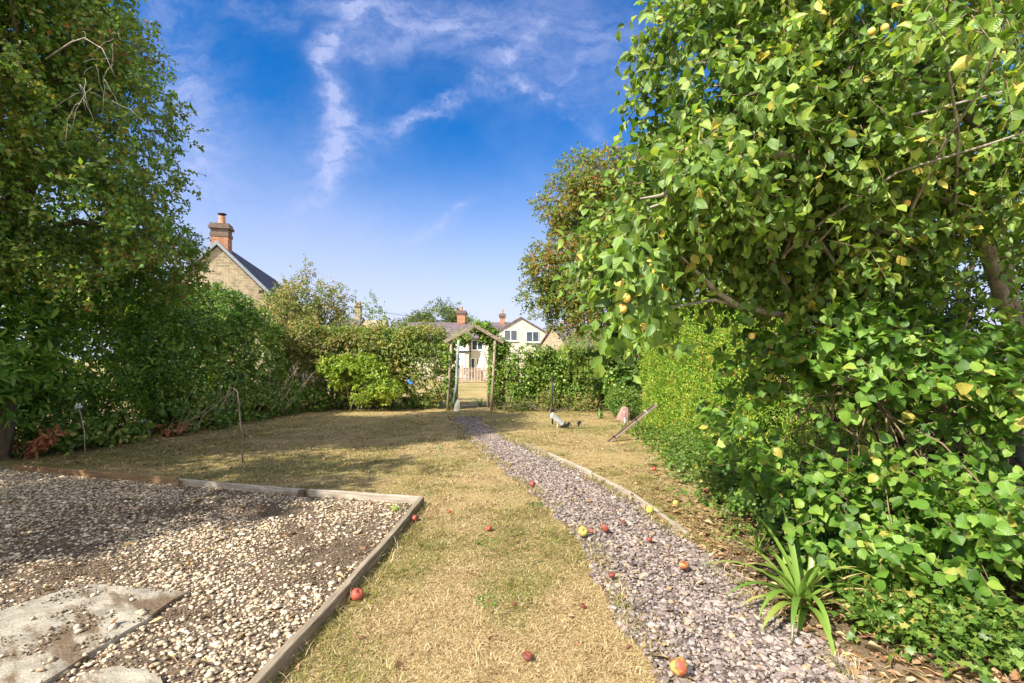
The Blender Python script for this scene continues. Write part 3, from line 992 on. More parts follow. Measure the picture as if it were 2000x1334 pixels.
EG = 'timber boards edging the pebble bed'
board('edging_board', BACK[0], BACK[2], .035, -.03, BZ, M['timber_brown'], 'brown timber board at the far left back of the pebble bed', EG)
board('edging_board', BACK[2] + Vector((.03, 0, 0)), BACK[3], .035, -.03, BZ - .012, M['timber_pale'], 'pale grey timber board in the middle of the pebble bed back edge', EG)
board('edging_board', BACK[3] + Vector((.05, 0, 0)), BACK[4], .035, -.03, BZ - .005, M['timber_pale'], 'pale grey timber board ending at the pebble bed far corner', EG)
board('edging_board', RIGHT[0], RIGHT[2], .045, -.03, BZ, M['timber'], 'grey brown board along lawn side of pebble bed, far length by the corner', EG)
board('edging_board', RIGHT[2] + (RIGHT[3] - RIGHT[2]) * .004, RIGHT[5], .045, -.03, BZ, M['timber'], 'grey brown board along lawn side of pebble bed, near length', EG)
for k, (px, py, mt, lb) in enumerate(((348, 941, 'timber_brown', 'short brown peg where the brown board meets the pale one'), (592, 961, 'timber_lattice', 'short dark peg between the two pale boards'))):
    p = G(px, py, .05)
    o_ = MB().at((p.x, p.y - .035, 0)).box(-.035, .035, -.022, .022, -.02, .082, bev=.005)
    tag(o_.build('timber_peg', M[mt]), lb, 'peg', 'pegs holding the bed boards')

pe = [G(1022, 866, .03), G(1070, 887, .03), G(1158, 926, .03), G(1236, 966, .03), G(1288, 1002, .03), G(1345, 1042, .03)]
pl = ['farthest low board edging the path, short and half sunk in turf', 'pale low board edging the path, second from the arch end', 'pale straight board edging the path, third from the arch end',
      'pale board edging the path where the edge begins to bend', 'nearest pale board edging the path, its end lost in dead leaves']
for k in range(5):
    d = (pe[k + 1] - pe[k]).normalized() * .012
    board('path_edging', pe[k] + d, pe[k + 1] - d, .032, -.02, .055 - .004 * k + (.006 if k == 1 else 0), M['timber_pale' if k else 'timber'], pl[k], 'boards edging the gravel path', 'edging board')


def slab(poly, z, label):
    rr = random.Random(5)
    pts = []
    for i, p in enumerate(poly):
        q = poly[(i + 1) % len(poly)]
        for s in (0, .25, .5, .75):
            v = p.lerp(q, s)
            pts.append((v.x + rr.uniform(-.012, .012), v.y + rr.uniform(-.012, .012)))
    n = len(pts)
    cx, cy = sum(p[0] for p in pts) / n, sum(p[1] for p in pts) / n
    mb = MB()
    rings = [(1.0, -.01), (1.0, z - .008), (.985, z), (.6, z + .002), (.25, z - .001)]
    vs, fs = [], []
    for s, zz in rings:
        vs += [(cx + (x - cx) * s, cy + (y - cy) * s, zz) for x, y in pts]
    for r_ in range(len(rings) - 1):
        for k in range(n):
            fs.append([r_ * n + k, r_ * n + (k + 1) % n, (r_ + 1) * n + (k + 1) % n, (r_ + 1) * n + k])
    fs.append([(len(rings) - 1) * n + k for k in range(n)])
    mb.add(vs, fs)
    return tag(mb.build('paving_slab', M['slab']), label, 'slab', 'old stone slabs sunk in the pebble bed')


slab(SLAB1, .032, 'large dirty grey stone slab half buried in the pebbles')
slab(SLAB2, .034, 'small pale stone slab peeping out of the pebbles beside the large one')


# ---------------------------------------------------------------- foliage builders
def foliage(rng, name, vols, n_tw, k, tl, L, wr, kind, mat, parent, shell=.5, clump=None, lump=.2, pw=2.0, twigs=None, twig_r=.003, bare=None, **kw):
    pos, ow = sample_vols(rng, vols, n_tw, shell, clump, lump, .02, pw)
    if bare is not None:                                    # a hollow inside the crown where only stems show
        c_, r_ = np.array(bare[0]), np.array(bare[1])
        k_ = (np.sum(((pos - c_) / r_) ** 2, 1) > 1) | (rng.random(len(pos)) < .08)
        pos, ow = pos[k_], ow[k_]
    p, a, nn, ends = twig_leaves(rng, pos, ow, k, tl, **kw)
    ok = p[:, 2] > .01
    p, a, nn = p[ok], a[ok], nn[ok]
    Ls = L * rng.uniform(.65, 1.25, len(p))
    o = link(name, leaf_mesh(name, p, a, nn, Ls, Ls * wr * rng.uniform(.85, 1.15, len(p)), kind), mat, parent)
    if twigs is not None:
        link('twigs', segs_mesh('twigs', pos, ends, twig_r, twig_r * .5), twigs, parent)
    return pos, ow


def trunk_limbs(rng, parent, base, top, r, targets, mat, fork=.45, rl=None, name='trunk'):
    mb = MB()
    base, top = np.array(base, float), np.array(top, float)
    pts = limb_path(rng, base, top, .0, 8)
    rad = [r * (1.25 if i == 0 else 1) * (1 - .75 * i / 7) for i in range(8)]
    mb.tube(pts, rad, 9)
    for tg in targets:
        s = rng.uniform(fork, .95)
        i = s * 7
        a = pts[int(i)] + (pts[min(7, int(i) + 1)] - pts[int(i)]) * (i - int(i))
        r0 = (rl or r * .45) * (1.15 - s * .6)
        path = limb_path(rng, a, tg, .14, 7)
        mb.tube(path, [r0 * (1 - .85 * j / 6) for j in range(7)], 6)
        for _ in range(2):
            j = rng.integers(3, 6)
            e = path[j] + rng.normal(0, 1, 3) * np.linalg.norm(path[-1] - path[0]) * .07
            mb.tube(limb_path(rng, path[j], e, .05, 4), [r0 * .35, r0 * .28, r0 * .2, r0 * .08], 5)
    return mb.build(name, mat, parent, smooth=True)


def stems(rng, parent, base, tops, r, mat, spread=.25, name='stems'):
    mb = MB()
    for tp in tops:
        b = np.array(base, float) + np.append(rng.normal(0, spread, 2), 0)
        b[2] = 0
        mb.tube(limb_path(rng, b, tp, .05, 6), [r * (1 - .8 * j / 5) for j in range(6)], 6)
    return mb.build(name, mat, parent, smooth=True)


def bush(name, label, cat, vols, base, n_tw, k, tl, L, wr, kind, mat, group=None, stem_n=8, stem_r=.02, stem_mat='bark', seed=1, **kw):
    rng = np.random.default_rng(seed)
    root = empty(name, (base[0], base[1], 0), 0, label, cat, group)
    pos, ow = foliage(rng, 'foliage', vols, n_tw, k, tl, L, wr, kind, M[mat], root, **kw)
    if stem_n:
        ii = rng.integers(0, len(pos), stem_n)
        stems(rng, root, (base[0], base[1], 0), pos[ii], stem_r, M[stem_mat], spread=max(.15, .3 * (np.ptp(pos[:, 1]) / 4)))
    return root


# ---------------------------------------------------------------- left side: tall tree, evergreens, border
rng = np.random.default_rng(11)
root = empty('hawthorn_tree', (-7.4, 6.9, 0), 0, 'very tall dark green tree with red berries rising over the evergreen shrubs', 'tree')
VH = [(-6.7, 6.5, 5.0, 1.7, 1.9, 2.2), (-5.8, 6.1, 3.4, 1.1, 1.5, 1.05), (-7.1, 5.2, 6.0, 1.7, 1.7, 1.8), (-6.9, 6.9, 6.6, 1.45, 1.6, 1.5),
      (-4.75, 6.1, 4.75, .5, .6, .28, .35), (-5.1, 6.2, 5.6, .4, .6, .3, .35), (-4.8, 6.4, 3.95, .45, .6, .25, .35), (-4.75, 6.2, 3.0, .45, .6, .40, .6), (-5.65, 7.9, 2.95, .5, .8, .5, 1.0), (-6.3, 8.6, 3.3, .7, .9, .6, .8)]
pos, ow = foliage(rng, 'crown', VH, 13300, 7, .20, .07, .66, 'small', M['leaf_haw'], root, shell=.35, clump=(.75, .43), lump=.3, spread=.75, droop=.3, twigs=M['twig'], twig_r=.0025)
trunk_limbs(rng, root, (-7.4, 6.9, 0), (-6.7, 6.5, 6.2), .16, pos[rng.integers(0, len(pos), 42)], M['bark'], .3, .07)
ib = rng.integers(0, len(pos), 300)
bp = np.repeat(pos[ib], 4, 0) + rng.normal(0, .04, (len(ib) * 4, 3))
V0, F0 = ico(1)
Vb = (V0[None] * .008 + bp[:, None]).reshape(-1, 3)
o = link('berries', mesh_np('berries', Vb, (F0[None] + (np.arange(len(bp)) * len(V0))[:, None, None]).ravel(), np.full(len(bp) * len(F0), 3), True), M['berry'], root)
o['kind'] = 'stuff'
# bare pale twigs hanging on the sunny face
mb = MB()
for _ in range(18):
    a = Q(rng.uniform(150, 240), rng.uniform(50, 220), rng.uniform(4.65, 4.9))
    b = a + Vector((rng.normal(0, .14), rng.normal(0, .1), -rng.uniform(.1, .5)))
    mb.tube(limb_path(rng, a, b, .22, 6), [.0026, .0024, .0022, .002, .0015, .001], 4)
mb.tube([Q(90, 115, 5.2), Q(140, 82, 5.0), Q(165, 74, 4.85), Q(200, 95, 4.75), Q(225, 150, 4.7)], [.009, .007, .005, .004, .002], 6)
mb.build('bare_twigs', M['bark_grey'], root, True)

rng = np.random.default_rng(12)
root = empty('ash_tree', (-8.0, 1.7, 0), 0, 'small leafy tree standing left of the pebble bed and shading it', 'tree')
pos, ow = foliage(rng, 'crown', [(-7.4, 1.9, 4.6, 1.8, 1.6, 1.7), (-7.6, 1.4, 3.2, 1.5, 1.4, 1.1)], 2100, 7, .3, .12, .6, 'small', M['leaf_haw'], root, shell=.3, clump=(.9, .43), lump=.25, spread=.75, droop=.3)
trunk_limbs(rng, root, (-8.0, 1.7, 0), (-7.6, 1.8, 5.2), .16, pos[rng.integers(0, len(pos), 26)], M['bark'], .35, .07)

bush('holly_bush', 'dark glossy evergreen shrub filling the middle of the left side below the tall tree', 'shrub',
     [(-7.9, 8.2, 2.0, 1.25, 1.7, 1.9), (-7.55, 9.4, 1.6, 1.0, 1.2, 1.5), (-7.9, 7.2, 1.6, 1.0, 1.0, 1.4), (-7.3, 8.9, 2.9, .9, 1.0, .9), (-6.7, 8.4, 2.7, .5, .8, .7, .6)], (-8.0, 8.3), 6200, 6, .2, .085, .5, 'oval', 'leaf_holly', seed=21,
     shell=.55, clump=(.5, .36), lump=.3, spread=.7, droop=.1, stem_n=14, stem_r=.035)
bush('laurel_bush', 'large leaved light green laurel at the left picture edge', 'shrub',
     [(-7.45, 6.0, 1.9, 1.1, 1.1, 1.5), (-7.5, 4.4, 1.8, 1.0, 1.1, 1.6), (-7.7, 6.9, 1.3, .9, .8, .9), (-7.6, 6.0, 3.1, .9, .9, .8)], (-7.8, 5.8), 1500, 9, .34, .155, .30, 'oval', 'leaf_laurel', seed=22,
     shell=.5, clump=(.5, .38), lump=.3, spread=.6, droop=-.25, up=.7, stem_n=14, stem_r=.03, along=.9)
bush('ivy_hedge', 'ivy covered green hedge between the dark evergreen and the back hedge', 'hedge',
     [(-7.3, 11.2, 1.4, .9, 1.7, 1.5), (-7.0, 12.9, 1.35, .9, 1.5, 1.4), (-7.3, 10.2, 1.55, .7, .9, 1.35), (-7.4, 12.0, 2.5, .8, 1.6, .7)], (-7.2, 11.8), 7600, 6, .16, .075, .75, 'small', 'leaf_ivy', seed=23,
     shell=.6, clump=(.45, .34), lump=.25, spread=.7, droop=.2, stem_n=10, stem_r=.03)
bush('cotoneaster_bush', 'tall bronze and green bush rising over the hedge beside the stone cottage', 'bush',
     [(-6.6, 15.2, 2.9, .9, .9, 1.2), (-5.7, 15.0, 2.6, .6, .7, .9), (-7.2, 15.2, 2.3, .9, .8, 1.1), (-6.5, 15.2, 4.1, .35, .35, .45, .6), (-5.35, 15.0, 3.3, .3, .3, .45, .8)], (-6.5, 15.2), 2600, 6, .2, .075, .6, 'small', 'leaf_bronze', seed=24,
     shell=.35, clump=(.45, .42), lump=.3, spread=.7, droop=-.3, stem_n=16, stem_r=.02)
bush('mixed_hedge', 'broad mixed hedge with bronze tips left of the garden arch', 'hedge',
     [(-4.3, 14.3, 1.1, 1.3, .6, 1.12), (-2.85, 14.2, 1.1, 1.0, .55, 1.12), (-5.5, 14.2, 1.1, 1.0, .6, 1.1), (-4.6, 14.2, 2.0, 1.6, .5, .33), (-2.6, 14.2, 1.95, .75, .45, .35)], (-4, 14.4), 7200, 6, .15, .07, .68, 'small', 'leaf_hedge', seed=25,
     shell=.6, clump=(.4, .34), lump=.22, pw=3.5, spread=.7, droop=.1, stem_n=16, stem_r=.015)
bush('bronze_shrub', 'dusty bronze shrub in front of the back hedge left of the lime green shrub', 'shrub',
     [(-5.3, 13.7, 1.55, .7, .45, .55), (-4.6, 13.8, 1.75, .8, .4, .4), (-5.8, 13.6, 2.0, .5, .5, .5)], (-5.2, 13.9), 1700, 6, .15, .07, .6, 'small', 'leaf_bronze', seed=35,
     shell=.45, clump=(.3, .40), spread=.7, stem_n=8, stem_r=.012)
bush('choisya_bush', 'bright lime green shrub at the foot of the back hedge', 'shrub',
     [(-4.45, 13.3, 1.0, .5, .4, .45), (-3.75, 13.3, .95, .4, .35, .4), (-5.0, 13.4, 1.2, .3, .3, .3), (-3.4, 13.2, .6, .4, .35, .3), (-4.2, 13.2, .55, .55, .35, .3), (-4.0, 13.3, 1.4, .25, .25, .2)], (-4.1, 13.4), 1150, 7, .10, .085, .42, 'oval', 'leaf_lime', seed=26,
     shell=.4, clump=(.32, .42), lump=.35, spread=.7, droop=-.2, along=.3, stem_n=8, stem_r=.012)
bush('bramble', 'low bramble with yellowing leaves spilling on to the lawn below the ivy hedge', 'bramble',
     [(-6.2, 11.4, .35, .65, 1.0, .42), (-6.1, 12.6, .4, .7, .8, .5), (-6.3, 10.2, .3, .5, .9, .35), (-5.5, 13.3, .3, .5, .4, .35)], (-6.4, 11.7), 2300, 5, .14, .065, .8, 'lobed', 'leaf_cover', seed=27,
     shell=.5, clump=(.3, .36), spread=.8, stem_n=14, stem_r=.006, stem_mat='twig')
bush('border_plants', 'low green plants along the left border in front of the evergreens', 'plants',
     [(-6.9, 7.5, .18, .5, .4, .30), (-6.75, 8.3, .2, .45, .55, .34), (-6.65, 9.3, .24, .45, .6, .36), (-7.5, 7.0, .1, .4, .3, .2), (-6.5, 10.0, .3, .4, .6, .4)], (-7.0, 8.3), 1350, 5, .13, .075, .7, 'oval', 'leaf_cover', seed=28,
     shell=.2, clump=(.3, .42), spread=.8, droop=-.3, stem_n=10, stem_r=.005, stem_mat='twig')
# dead red-brown leaves on the border
for (px, py, nn, seed, lb) in ((60, 886, 90, 1, 'rust red dead laurel branch lying on the border by the bed corner'), (318, 846, 56, 2, 'small rust red dead sprig at the lawn edge under the dark evergreen')):
    rg = np.random.default_rng(40 + seed)
    c = G(px, py + 8)
    root = empty('dead_branch', c, 0, lb, 'dead branch', 'dead leafy branches')
    base = np.array(c)
    mb = MB()
    P_, A_, N_ = [], [], []
    for b in range(5 if nn > 50 else 4):
        a = base + np.array([rg.normal(0, .12), rg.normal(0, .08) - .05, .06])
        e = base + np.array([rg.uniform(-.6, .6) if nn > 50 else rg.uniform(-.2, .2), rg.uniform(-.25, .25), rg.uniform(.15, .42)])
        path = limb_path(rg, a, e, .1, 6)
        mb.tube(path, [.008, .007, .006, .005, .004, .002], 5)
        for j in range(nn // 4):
            s = rg.uniform(.25, 1) * 5
            i = min(4, int(s))
            P_.append(path[i] + (path[i + 1] - path[i]) * (s - i))
            A_.append(rg.normal(0, 1, 3) + np.array([0, 0, -.5]))
            N_.append(rg.normal(0, .5, 3) + np.array([0, -.4, .8]))
    mb.build('stem', M['twig'], root, True)
    Ls = .13 * rg.uniform(.7, 1.2, len(P_)) * (1 if nn > 50 else .75)
    link('leaves', leaf_mesh('leaves', np.array(P_), np.array(A_), np.array(N_), Ls, Ls * .42, 'curl'), M['leaf_dead_red'], root)


# dry stalks and grasses by the ivy hedge
def stalk_clump(c, n, hmin, hmax, lean, label, seed, mat='twig_pale', group='dry stalk clumps'):
    rg = np.random.default_rng(seed)
    root = empty('dry_stalks', c, 0, label, 'dry stalks', group)
    mb = MB()
    for _ in range(n):
        a = np.array([c[0] + rg.normal(0, .22), c[1] + rg.normal(0, .25), 0])
        h_ = rg.uniform(hmin, hmax)
        e = a + np.array([rg.normal(lean, .35) * h_, rg.normal(-.1, .25) * h_, h_])
        mb.tube(limb_path(rg, a, e, .06, 5), [.006, .0055, .005, .004, .0025], 4)
    mb.build('stalks', M[mat], root, True)
    return root


stalk_clump((-6.15, 10.4, 0), 18, .4, 1.15, .25, 'bleached dry stalks standing before the ivy hedge', 51)
stalk_clump((-6.0, 12.0, 0), 20, .5, 1.3, .5, 'dry arching stalks leaning right over the bramble', 52)
stalk_clump((-6.3, 9.2, 0), 9, .4, .9, 1.0, 'thin fallen stalks slanting over the left border', 53)

# young bare stick planted in the lawn
p = G(474, 905)
mb = MB()
pts = [p + Vector((0, 0, -.02)), p + Vector((-.005, 0, .2)), p + Vector((.0, .01, .4)), Q(470, 830, p.y), Q(467, 790, p.y), Q(464, 765, p.y), Q(455, 757, p.y)]
mb.tube(pts, [.012, .011, .011, .010, .009, .007, .004], 7)
rg = random.Random(3)
for k in range(22):
    s = rg.uniform(.3, 4.6)
    i = int(s)
    q = pts[i].lerp(pts[i + 1], s - i)
    mb.tube([q, q + Vector((rg.uniform(-.03, .03), rg.uniform(-.02, .02), rg.uniform(.005, .04)))], [.006, .002], 4)
tag(mb.build('sapling', M['bark'], None, True), 'bare knobbly young sapling standing in the left lawn behind the pebble bed', 'sapling')
p = G(693, 922)
mb = MB()
mb.tube([p, Q(688, 905, p.y), Q(682, 882, p.y)], [.003, .003, .002], 4)
tag(mb.build('dry_weed', M['twig_pale'], None, True), 'single thin dry stem standing in the lawn right of the bare sapling', 'weed')


# strap-leaved plants
def strap_plant(name, c, n, lmin, lmax, wd, mat, label, cat, seed, group=None, extra=(), lean=(0, 0), upr=.55):
    rg = np.random.default_rng(seed)
    root = empty(name, c, 0, label, cat, group)
    V, fs = [], []
    def strap(az, L, w_, el, bend, tw=0):
        p = np.array(c, float) + np.array([rg.normal(0, .02), rg.normal(0, .02), .0])
        d = np.array([math.cos(az), math.sin(az), 0])
        sd = np.array([-math.sin(az), math.cos(az), 0])
        S = 9
        e = el
        b = len(V)
        for i in range(S + 1):
            s = i / S
            ww = w_ * (min(1, .55 + s * 1.6) if s < .35 else 1 - ((s - .35) / .65) ** 2.2 * .96)
            dirn = d * math.cos(e) + np.array([0, 0, 1]) * math.sin(e)
            nv = -d * math.sin(e) + np.array([0, 0, 1]) * math.cos(e)
            V.extend([tuple(p + sd * ww / 2 + nv * ww * .16), tuple(p), tuple(p - sd * ww / 2 + nv * ww * .16)])
            p = p + dirn * L / S
            if p[2] < .015:
                p[2] = .015
                e = max(e, 0)
                bend_now = 0
            e -= bend / S * (0.5 + s)
            if i:
                q = b + 3 * (i - 1)
                fs.extend([(q, q + 1, q + 4, q + 3), (q + 1, q + 2, q + 5, q + 4)])
    for k in range(n):
        strap(rg.uniform(0, 6.283), rg.uniform(lmin, lmax), wd * rg.uniform(.7, 1.2), rg.uniform(upr, 1.4), rg.uniform(.7, 2.3))
    for (az, L, w_, el, bend) in extra:
        strap(az, L, w_, el, bend)
    me = mesh_np('leaves', V, np.array(fs).ravel(), np.full(len(fs), 4), True)
    link('leaves', me, M[mat], root)
    return root


c = G(1568, 1192)
strap_plant('strap_plant', c, 30, .36, .66, .036, 'leaf_strap', 'bright green strap leaved plant arching over the path edge below the round leaved shrub', 'plant', 61,
            extra=[(2.9, .66, .034, .9, 1.7), (3.4, .6, .036, .8, 1.7), (-2.2, .56, .038, .9, 2.5), (-1.75, .55, .036, 1.0, 2.8), (-2.6, .55, .036, 1.0, 2.4), (-1.05, .72, .042, .45, 1.1), (.9, .6, .034, 1.2, .7), (1.4, .6, .034, 1.3, .6), (2.0, .6, .034, 1.2, .8)], upr=.35)
root = bpy.data.objects['strap_plant']
tmp = strap_plant('old_straps', c + Vector((.03, .02, 0)), 9, .30, .5, .03, 'grass_dry', None, None, 66, upr=.15)
for ch_ in list(tmp.children):
    ch_.name = 'dead_leaves'
    ch_.parent = root
    ch_.matrix_parent_inverse = Matrix.Translation(root.location).inverted()
bpy.data.objects.remove(tmp)
strap_plant('grass_tuft', G(1690, 1205), 34, .22, .46, .010, 'leaf_strap', 'fine arching green grass tuft to the right of the strap leaved plant', 'grass tuft', 67, 'green grass tufts along the right border', upr=.6)
strap_plant('grass_tuft', G(1480, 1085), 30, .18, .36, .009, 'leaf_strap', 'fine green grass tuft among dead leaves where the path edging ends', 'grass tuft', 68, 'green grass tufts along the right border', upr=.6)
strap_plant('agapanthus', G(180, 868), 18, .25, .5, .022, 'leaf_strap', 'grassy strap leaved clump with a faded white flower head on the left border', 'plant', 62)
strap_plant('yucca', G(938, 795), 22, .3, .5, .03, 'leaf_ivy', 'spiky dark green yucca beside the right post inside the arch', 'plant', 63, upr=.3)
strap_plant('iris_clump', G(1172, 818), 9, .25, .4, .03, 'leaf_strap', 'small pale green iris clump at the trellis foot', 'plant', 64, upr=1.0)
strap_plant('weed_tuft', G(772, 1000), 12, .06, .12, .014, 'leaf_lime', 'small fresh green weed in the corner of the pebble bed', 'weed', 65)
# seed heads on the left border
for (px, py, Y, lb) in ((153, 793, 7.3, 'faded white flower head on a bent stalk above the left border'), (281, 823, 8.6, 'small faded white flower head low in the left border')):
    top = Q(px, py, Y)
    root = empty('seed_head', (top.x + .08, Y, 0), 0, lb, 'flower', 'faded flower heads')
    mb = MB()
    mb.tube([(top.x + .10, Y, 0), (top.x + .09, Y, top.z * .5), (top.x + .03, Y, top.z * .85), tuple(top)], [.006, .006, .005, .004], 5)
    mb.build('stalk', M['twig_pale'], root, True)
    rg = np.random.default_rng(7)
    n_ = 40
    d = nrm(rg.normal(size=(n_, 3)))
    p_ = np.array(top)[None] + d * .012
    Ls = np.full(n_, .05)
    link('flower', leaf_mesh('flower', p_, d, nrm(rg.normal(size=(n_, 3))), Ls, Ls * .4, 'small'), M['white_paint'], root)

# ---------------------------------------------------------------- arch, trellis, hedge on the right
AY = 13.6
root = empty('garden_arch', (-1.12, AY, 0), 0, 'rustic timber garden arch with a pitched open top grown with climbers', 'arch')
def post(px0, px1, py0, Y, r=.045):
    a, b = Q(px1, 0, Y), Q(px0, py0, Y)
    mb = MB()
    mb.tube([(a.x, Y, -.05), (a.x * .6 + b.x * .4, Y, b.z * .4), (b.x, Y, b.z)], [r, r * .95, r * .9], 8)
    mb.build('post', M['timber_post'], root, True)
post(882, 874, 662, AY)
post(967, 960, 664, AY)
post(895, 891, 664, AY + .75)
post(957, 953, 664, AY + .75)
for (Y, apx, lpx, rpx, apy, epy) in ((AY - .06, 927, 868, 984, 636, 668), (AY + .81, 926, 880, 973, 641, 668)):
    for (e0, e1) in (((lpx, epy), (apx, apy)), ((apx, apy), (rpx, epy + 1))):
        a, b = Q(e0[0], e0[1], Y), Q(e1[0], e1[1], Y)
        d = b - a
        mb = MB().at(a, (0, -math.atan2(d.z, d.x), 0))
        mb.box(0, d.length, -.03, .03, -.045, .045, bev=.008)
        mb.build('rafter', M['timber'], root)
for s in (.15, .5, .85):
    for sgn in (-1, 1):
        x = (Q(927, 0, AY).x) + sgn * s * .8
        z = Q(927, 636, AY).z - s * .46 - .09
        mb = MB().at((x, AY + .38, z))
        mb.box(-.02, .02, -.42, .42, -.02, .02)
        mb.build('purlin', M['timber_lattice'], root)
for x, Y0 in ((Q(878, 0, AY).x, AY), (Q(963, 0, AY).x, AY)):
    for z in (.5, .95, 1.4):
        mb = MB().at((x, AY + .38, z))
        mb.box(-.012, .012, -.36, .36, -.018, .018)
        mb.build('side_rail', M['timber_lattice'], root)

bush('arch_climber', 'leafy climber scrambling over the top and sides of the garden arch', 'climber',
     [(-1.78, 13.9, 1.1, .16, .35, 1.0, .8), (-.42, 13.9, 1.0, .18, .35, .95), (-.95, 14.0, 2.32, .35, .35, .12, 1.2), (-.65, 13.9, 2.1, .25, .35, .18), (-1.4, 14.1, 2.05, .25, .3, .12), (-.35, 13.9, 1.75, .25, .3, .25, 1.2)], (-.35, 13.9), 1900, 5, .14, .07, .72, 'oval', 'leaf_climber', seed=70,
     shell=.2, clump=(.25, .42), spread=.8, droop=.25, stem_n=0)

rg = np.random.default_rng(5)
mb = MB()
for (x, n_) in ((-1.72, 4), (-.46, 5)):
    mb = MB()
    for q in range(n_):
        a = (x + rg.normal(0, .05), 13.9 + rg.normal(0, .15), 0)
        e = (x + rg.normal(0, .08), 13.9 + rg.normal(0, .2), rg.uniform(1.6, 2.1))
        mb.tube(limb_path(rg, a, e, .03, 6), [.014, .013, .011, .009, .007, .004], 5)
    mb.build('stems', M['twig'], bpy.data.objects['arch_climber'], True)

# leaning pole with pale blade
p0, p1 = G(886, 803), Q(896, 664, 13.4)
root = empty('garden_tool', (p0.x, p0.y, 0), 0, 'blue grey pole with a pale flat blade leaning on the left side of the arch', 'tool')
mb = MB()
mb.tube([p0 + Vector((0, 0, .22)), p0.lerp(p1, .4) + Vector((.03, 0, 0)), p0.lerp(p1, .7), p1], [.04, .042, .04, .036], 8)
mb.build('pole', M['blue_grey'], root, True)
mb = MB().at((p0.x + .06, p0.y - .02, 0), (R(-8), R(12), 0))
mb.prism([(-.06, .0), (.07, .0), (.10, .06), (.05, .28), (-.03, .34), (-.07, .2)], 'y', -.01, .01)
mb.build('blade', M['blade_pale'], root)

# trellis
TY = 13.75
x0t, x1t, zt = Q(985, 0, TY).x, Q(1246, 0, TY).x, Q(0, 684, TY).z
root = empty('trellis_fence', ((x0t + x1t) / 2, TY, 0), 0, 'dark square lattice trellis right of the garden arch', 'trellis')
for k in range(3):
    x = x0t + (x1t - x0t) * k / 2
    MB().at((x, TY + .05, 0)).box(-.04, .04, -.035, .035, -.05, zt + .06, bev=.006).build('post', M['timber_lattice'], root)
mbv, nv = MB(), 0
xs = np.arange(x0t + .08, x1t - .02, .165)
for x in xs:
    MB.box(mbv.at((x, TY - .012, 0)), -.012, .012, -.008, .008, .06, zt)
mbv.build('uprights', M['timber_lattice'], root)
mbh = MB()
for z in np.arange(.12, zt, .185):
    MB.box(mbh.at((0, TY + .006, z)), x0t, x1t, -.008, .008, -.012, .012)
mbh.build('rails', M['timber_lattice'], root)

bush('trellis_climber', 'green climber covering the near half of the lattice trellis', 'climber',
     [(.30, 13.55, .85, .55, .22, .85), (1.05, 13.6, .75, .55, .22, .8), (.65, 13.6, 1.55, .7, .2, .25), (1.75, 13.6, .45, .5, .2, .45), (1.55, 13.6, 1.45, .35, .2, .35)], (.7, 13.6), 2500, 5, .14, .068, .72, 'oval', 'leaf_climber', seed=71,
     shell=.3, clump=(.28, .40), spread=.8, droop=.1, stem_n=14, stem_r=.01, stem_mat='twig')
bush('trellis_climber', 'yellowish green climber on the far right of the trellis by the dark ivy', 'climber',
     [(2.35, 13.55, .55, .5, .2, .55), (2.8, 13.5, .75, .45, .22, .75), (2.2, 13.65, 1.5, .5, .15, .2, .6)], (2.5, 13.55), 1150, 5, .14, .068, .72, 'oval', 'leaf_climber', seed=72,
     shell=.3, clump=(.28, .44), spread=.8, droop=.1, stem_n=10, stem_r=.01, stem_mat='twig')
bush('rounded_conifer', 'rounded bright green conifer behind the trellis', 'conifer',
     [(2.7, 16.0, 1.0, 1.5, .9, 1.35)], (2.7, 16.0), 4200, 6, .10, .055, .3, 'small', 'leaf_conifer', seed=73, shell=.75, lump=.15, spread=.5, droop=-.4, stem_n=3, stem_r=.05)
bush('dark_ivy', 'dark ivy smothered shrub between the trellis and the clipped hedge', 'shrub',
     [(2.75, 12.2, 1.15, .42, .6, 1.15), (3.2, 12.4, 1.9, .55, .7, .8)], (2.9, 12.3), 2300, 6, .15, .075, .8, 'oval', 'leaf_ivy', seed=74, shell=.5, clump=(.3, .36), spread=.7, droop=.2, stem_n=8, stem_r=.03)
bush('small_conifer', 'small feathery conifer at the foot of the dark ivy', 'conifer',
     [(2.72, 11.7, .42, .38, .4, .42)], (2.72, 11.7), 1100, 6, .09, .05, .3, 'small', 'leaf_ivy', seed=75, shell=.6, lump=.2, spread=.6, droop=-.3, stem_n=4, stem_r=.012)
bush('dry_weeds', 'rusty dry weeds at the foot of the trellis', 'weeds',
     [(1.0, 13.2, .22, .5, .2, .25), (1.9, 13.1, .2, .55, .2, .24), (.1, 13.3, .15, .4, .15, .18)], (1.2, 13.2), 420, 5, .16, .06, .4, 'small', 'leaf_bronze', seed=76, shell=.2, spread=.8, droop=-.6, stem_n=20, stem_r=.004, stem_mat='twig_pale')

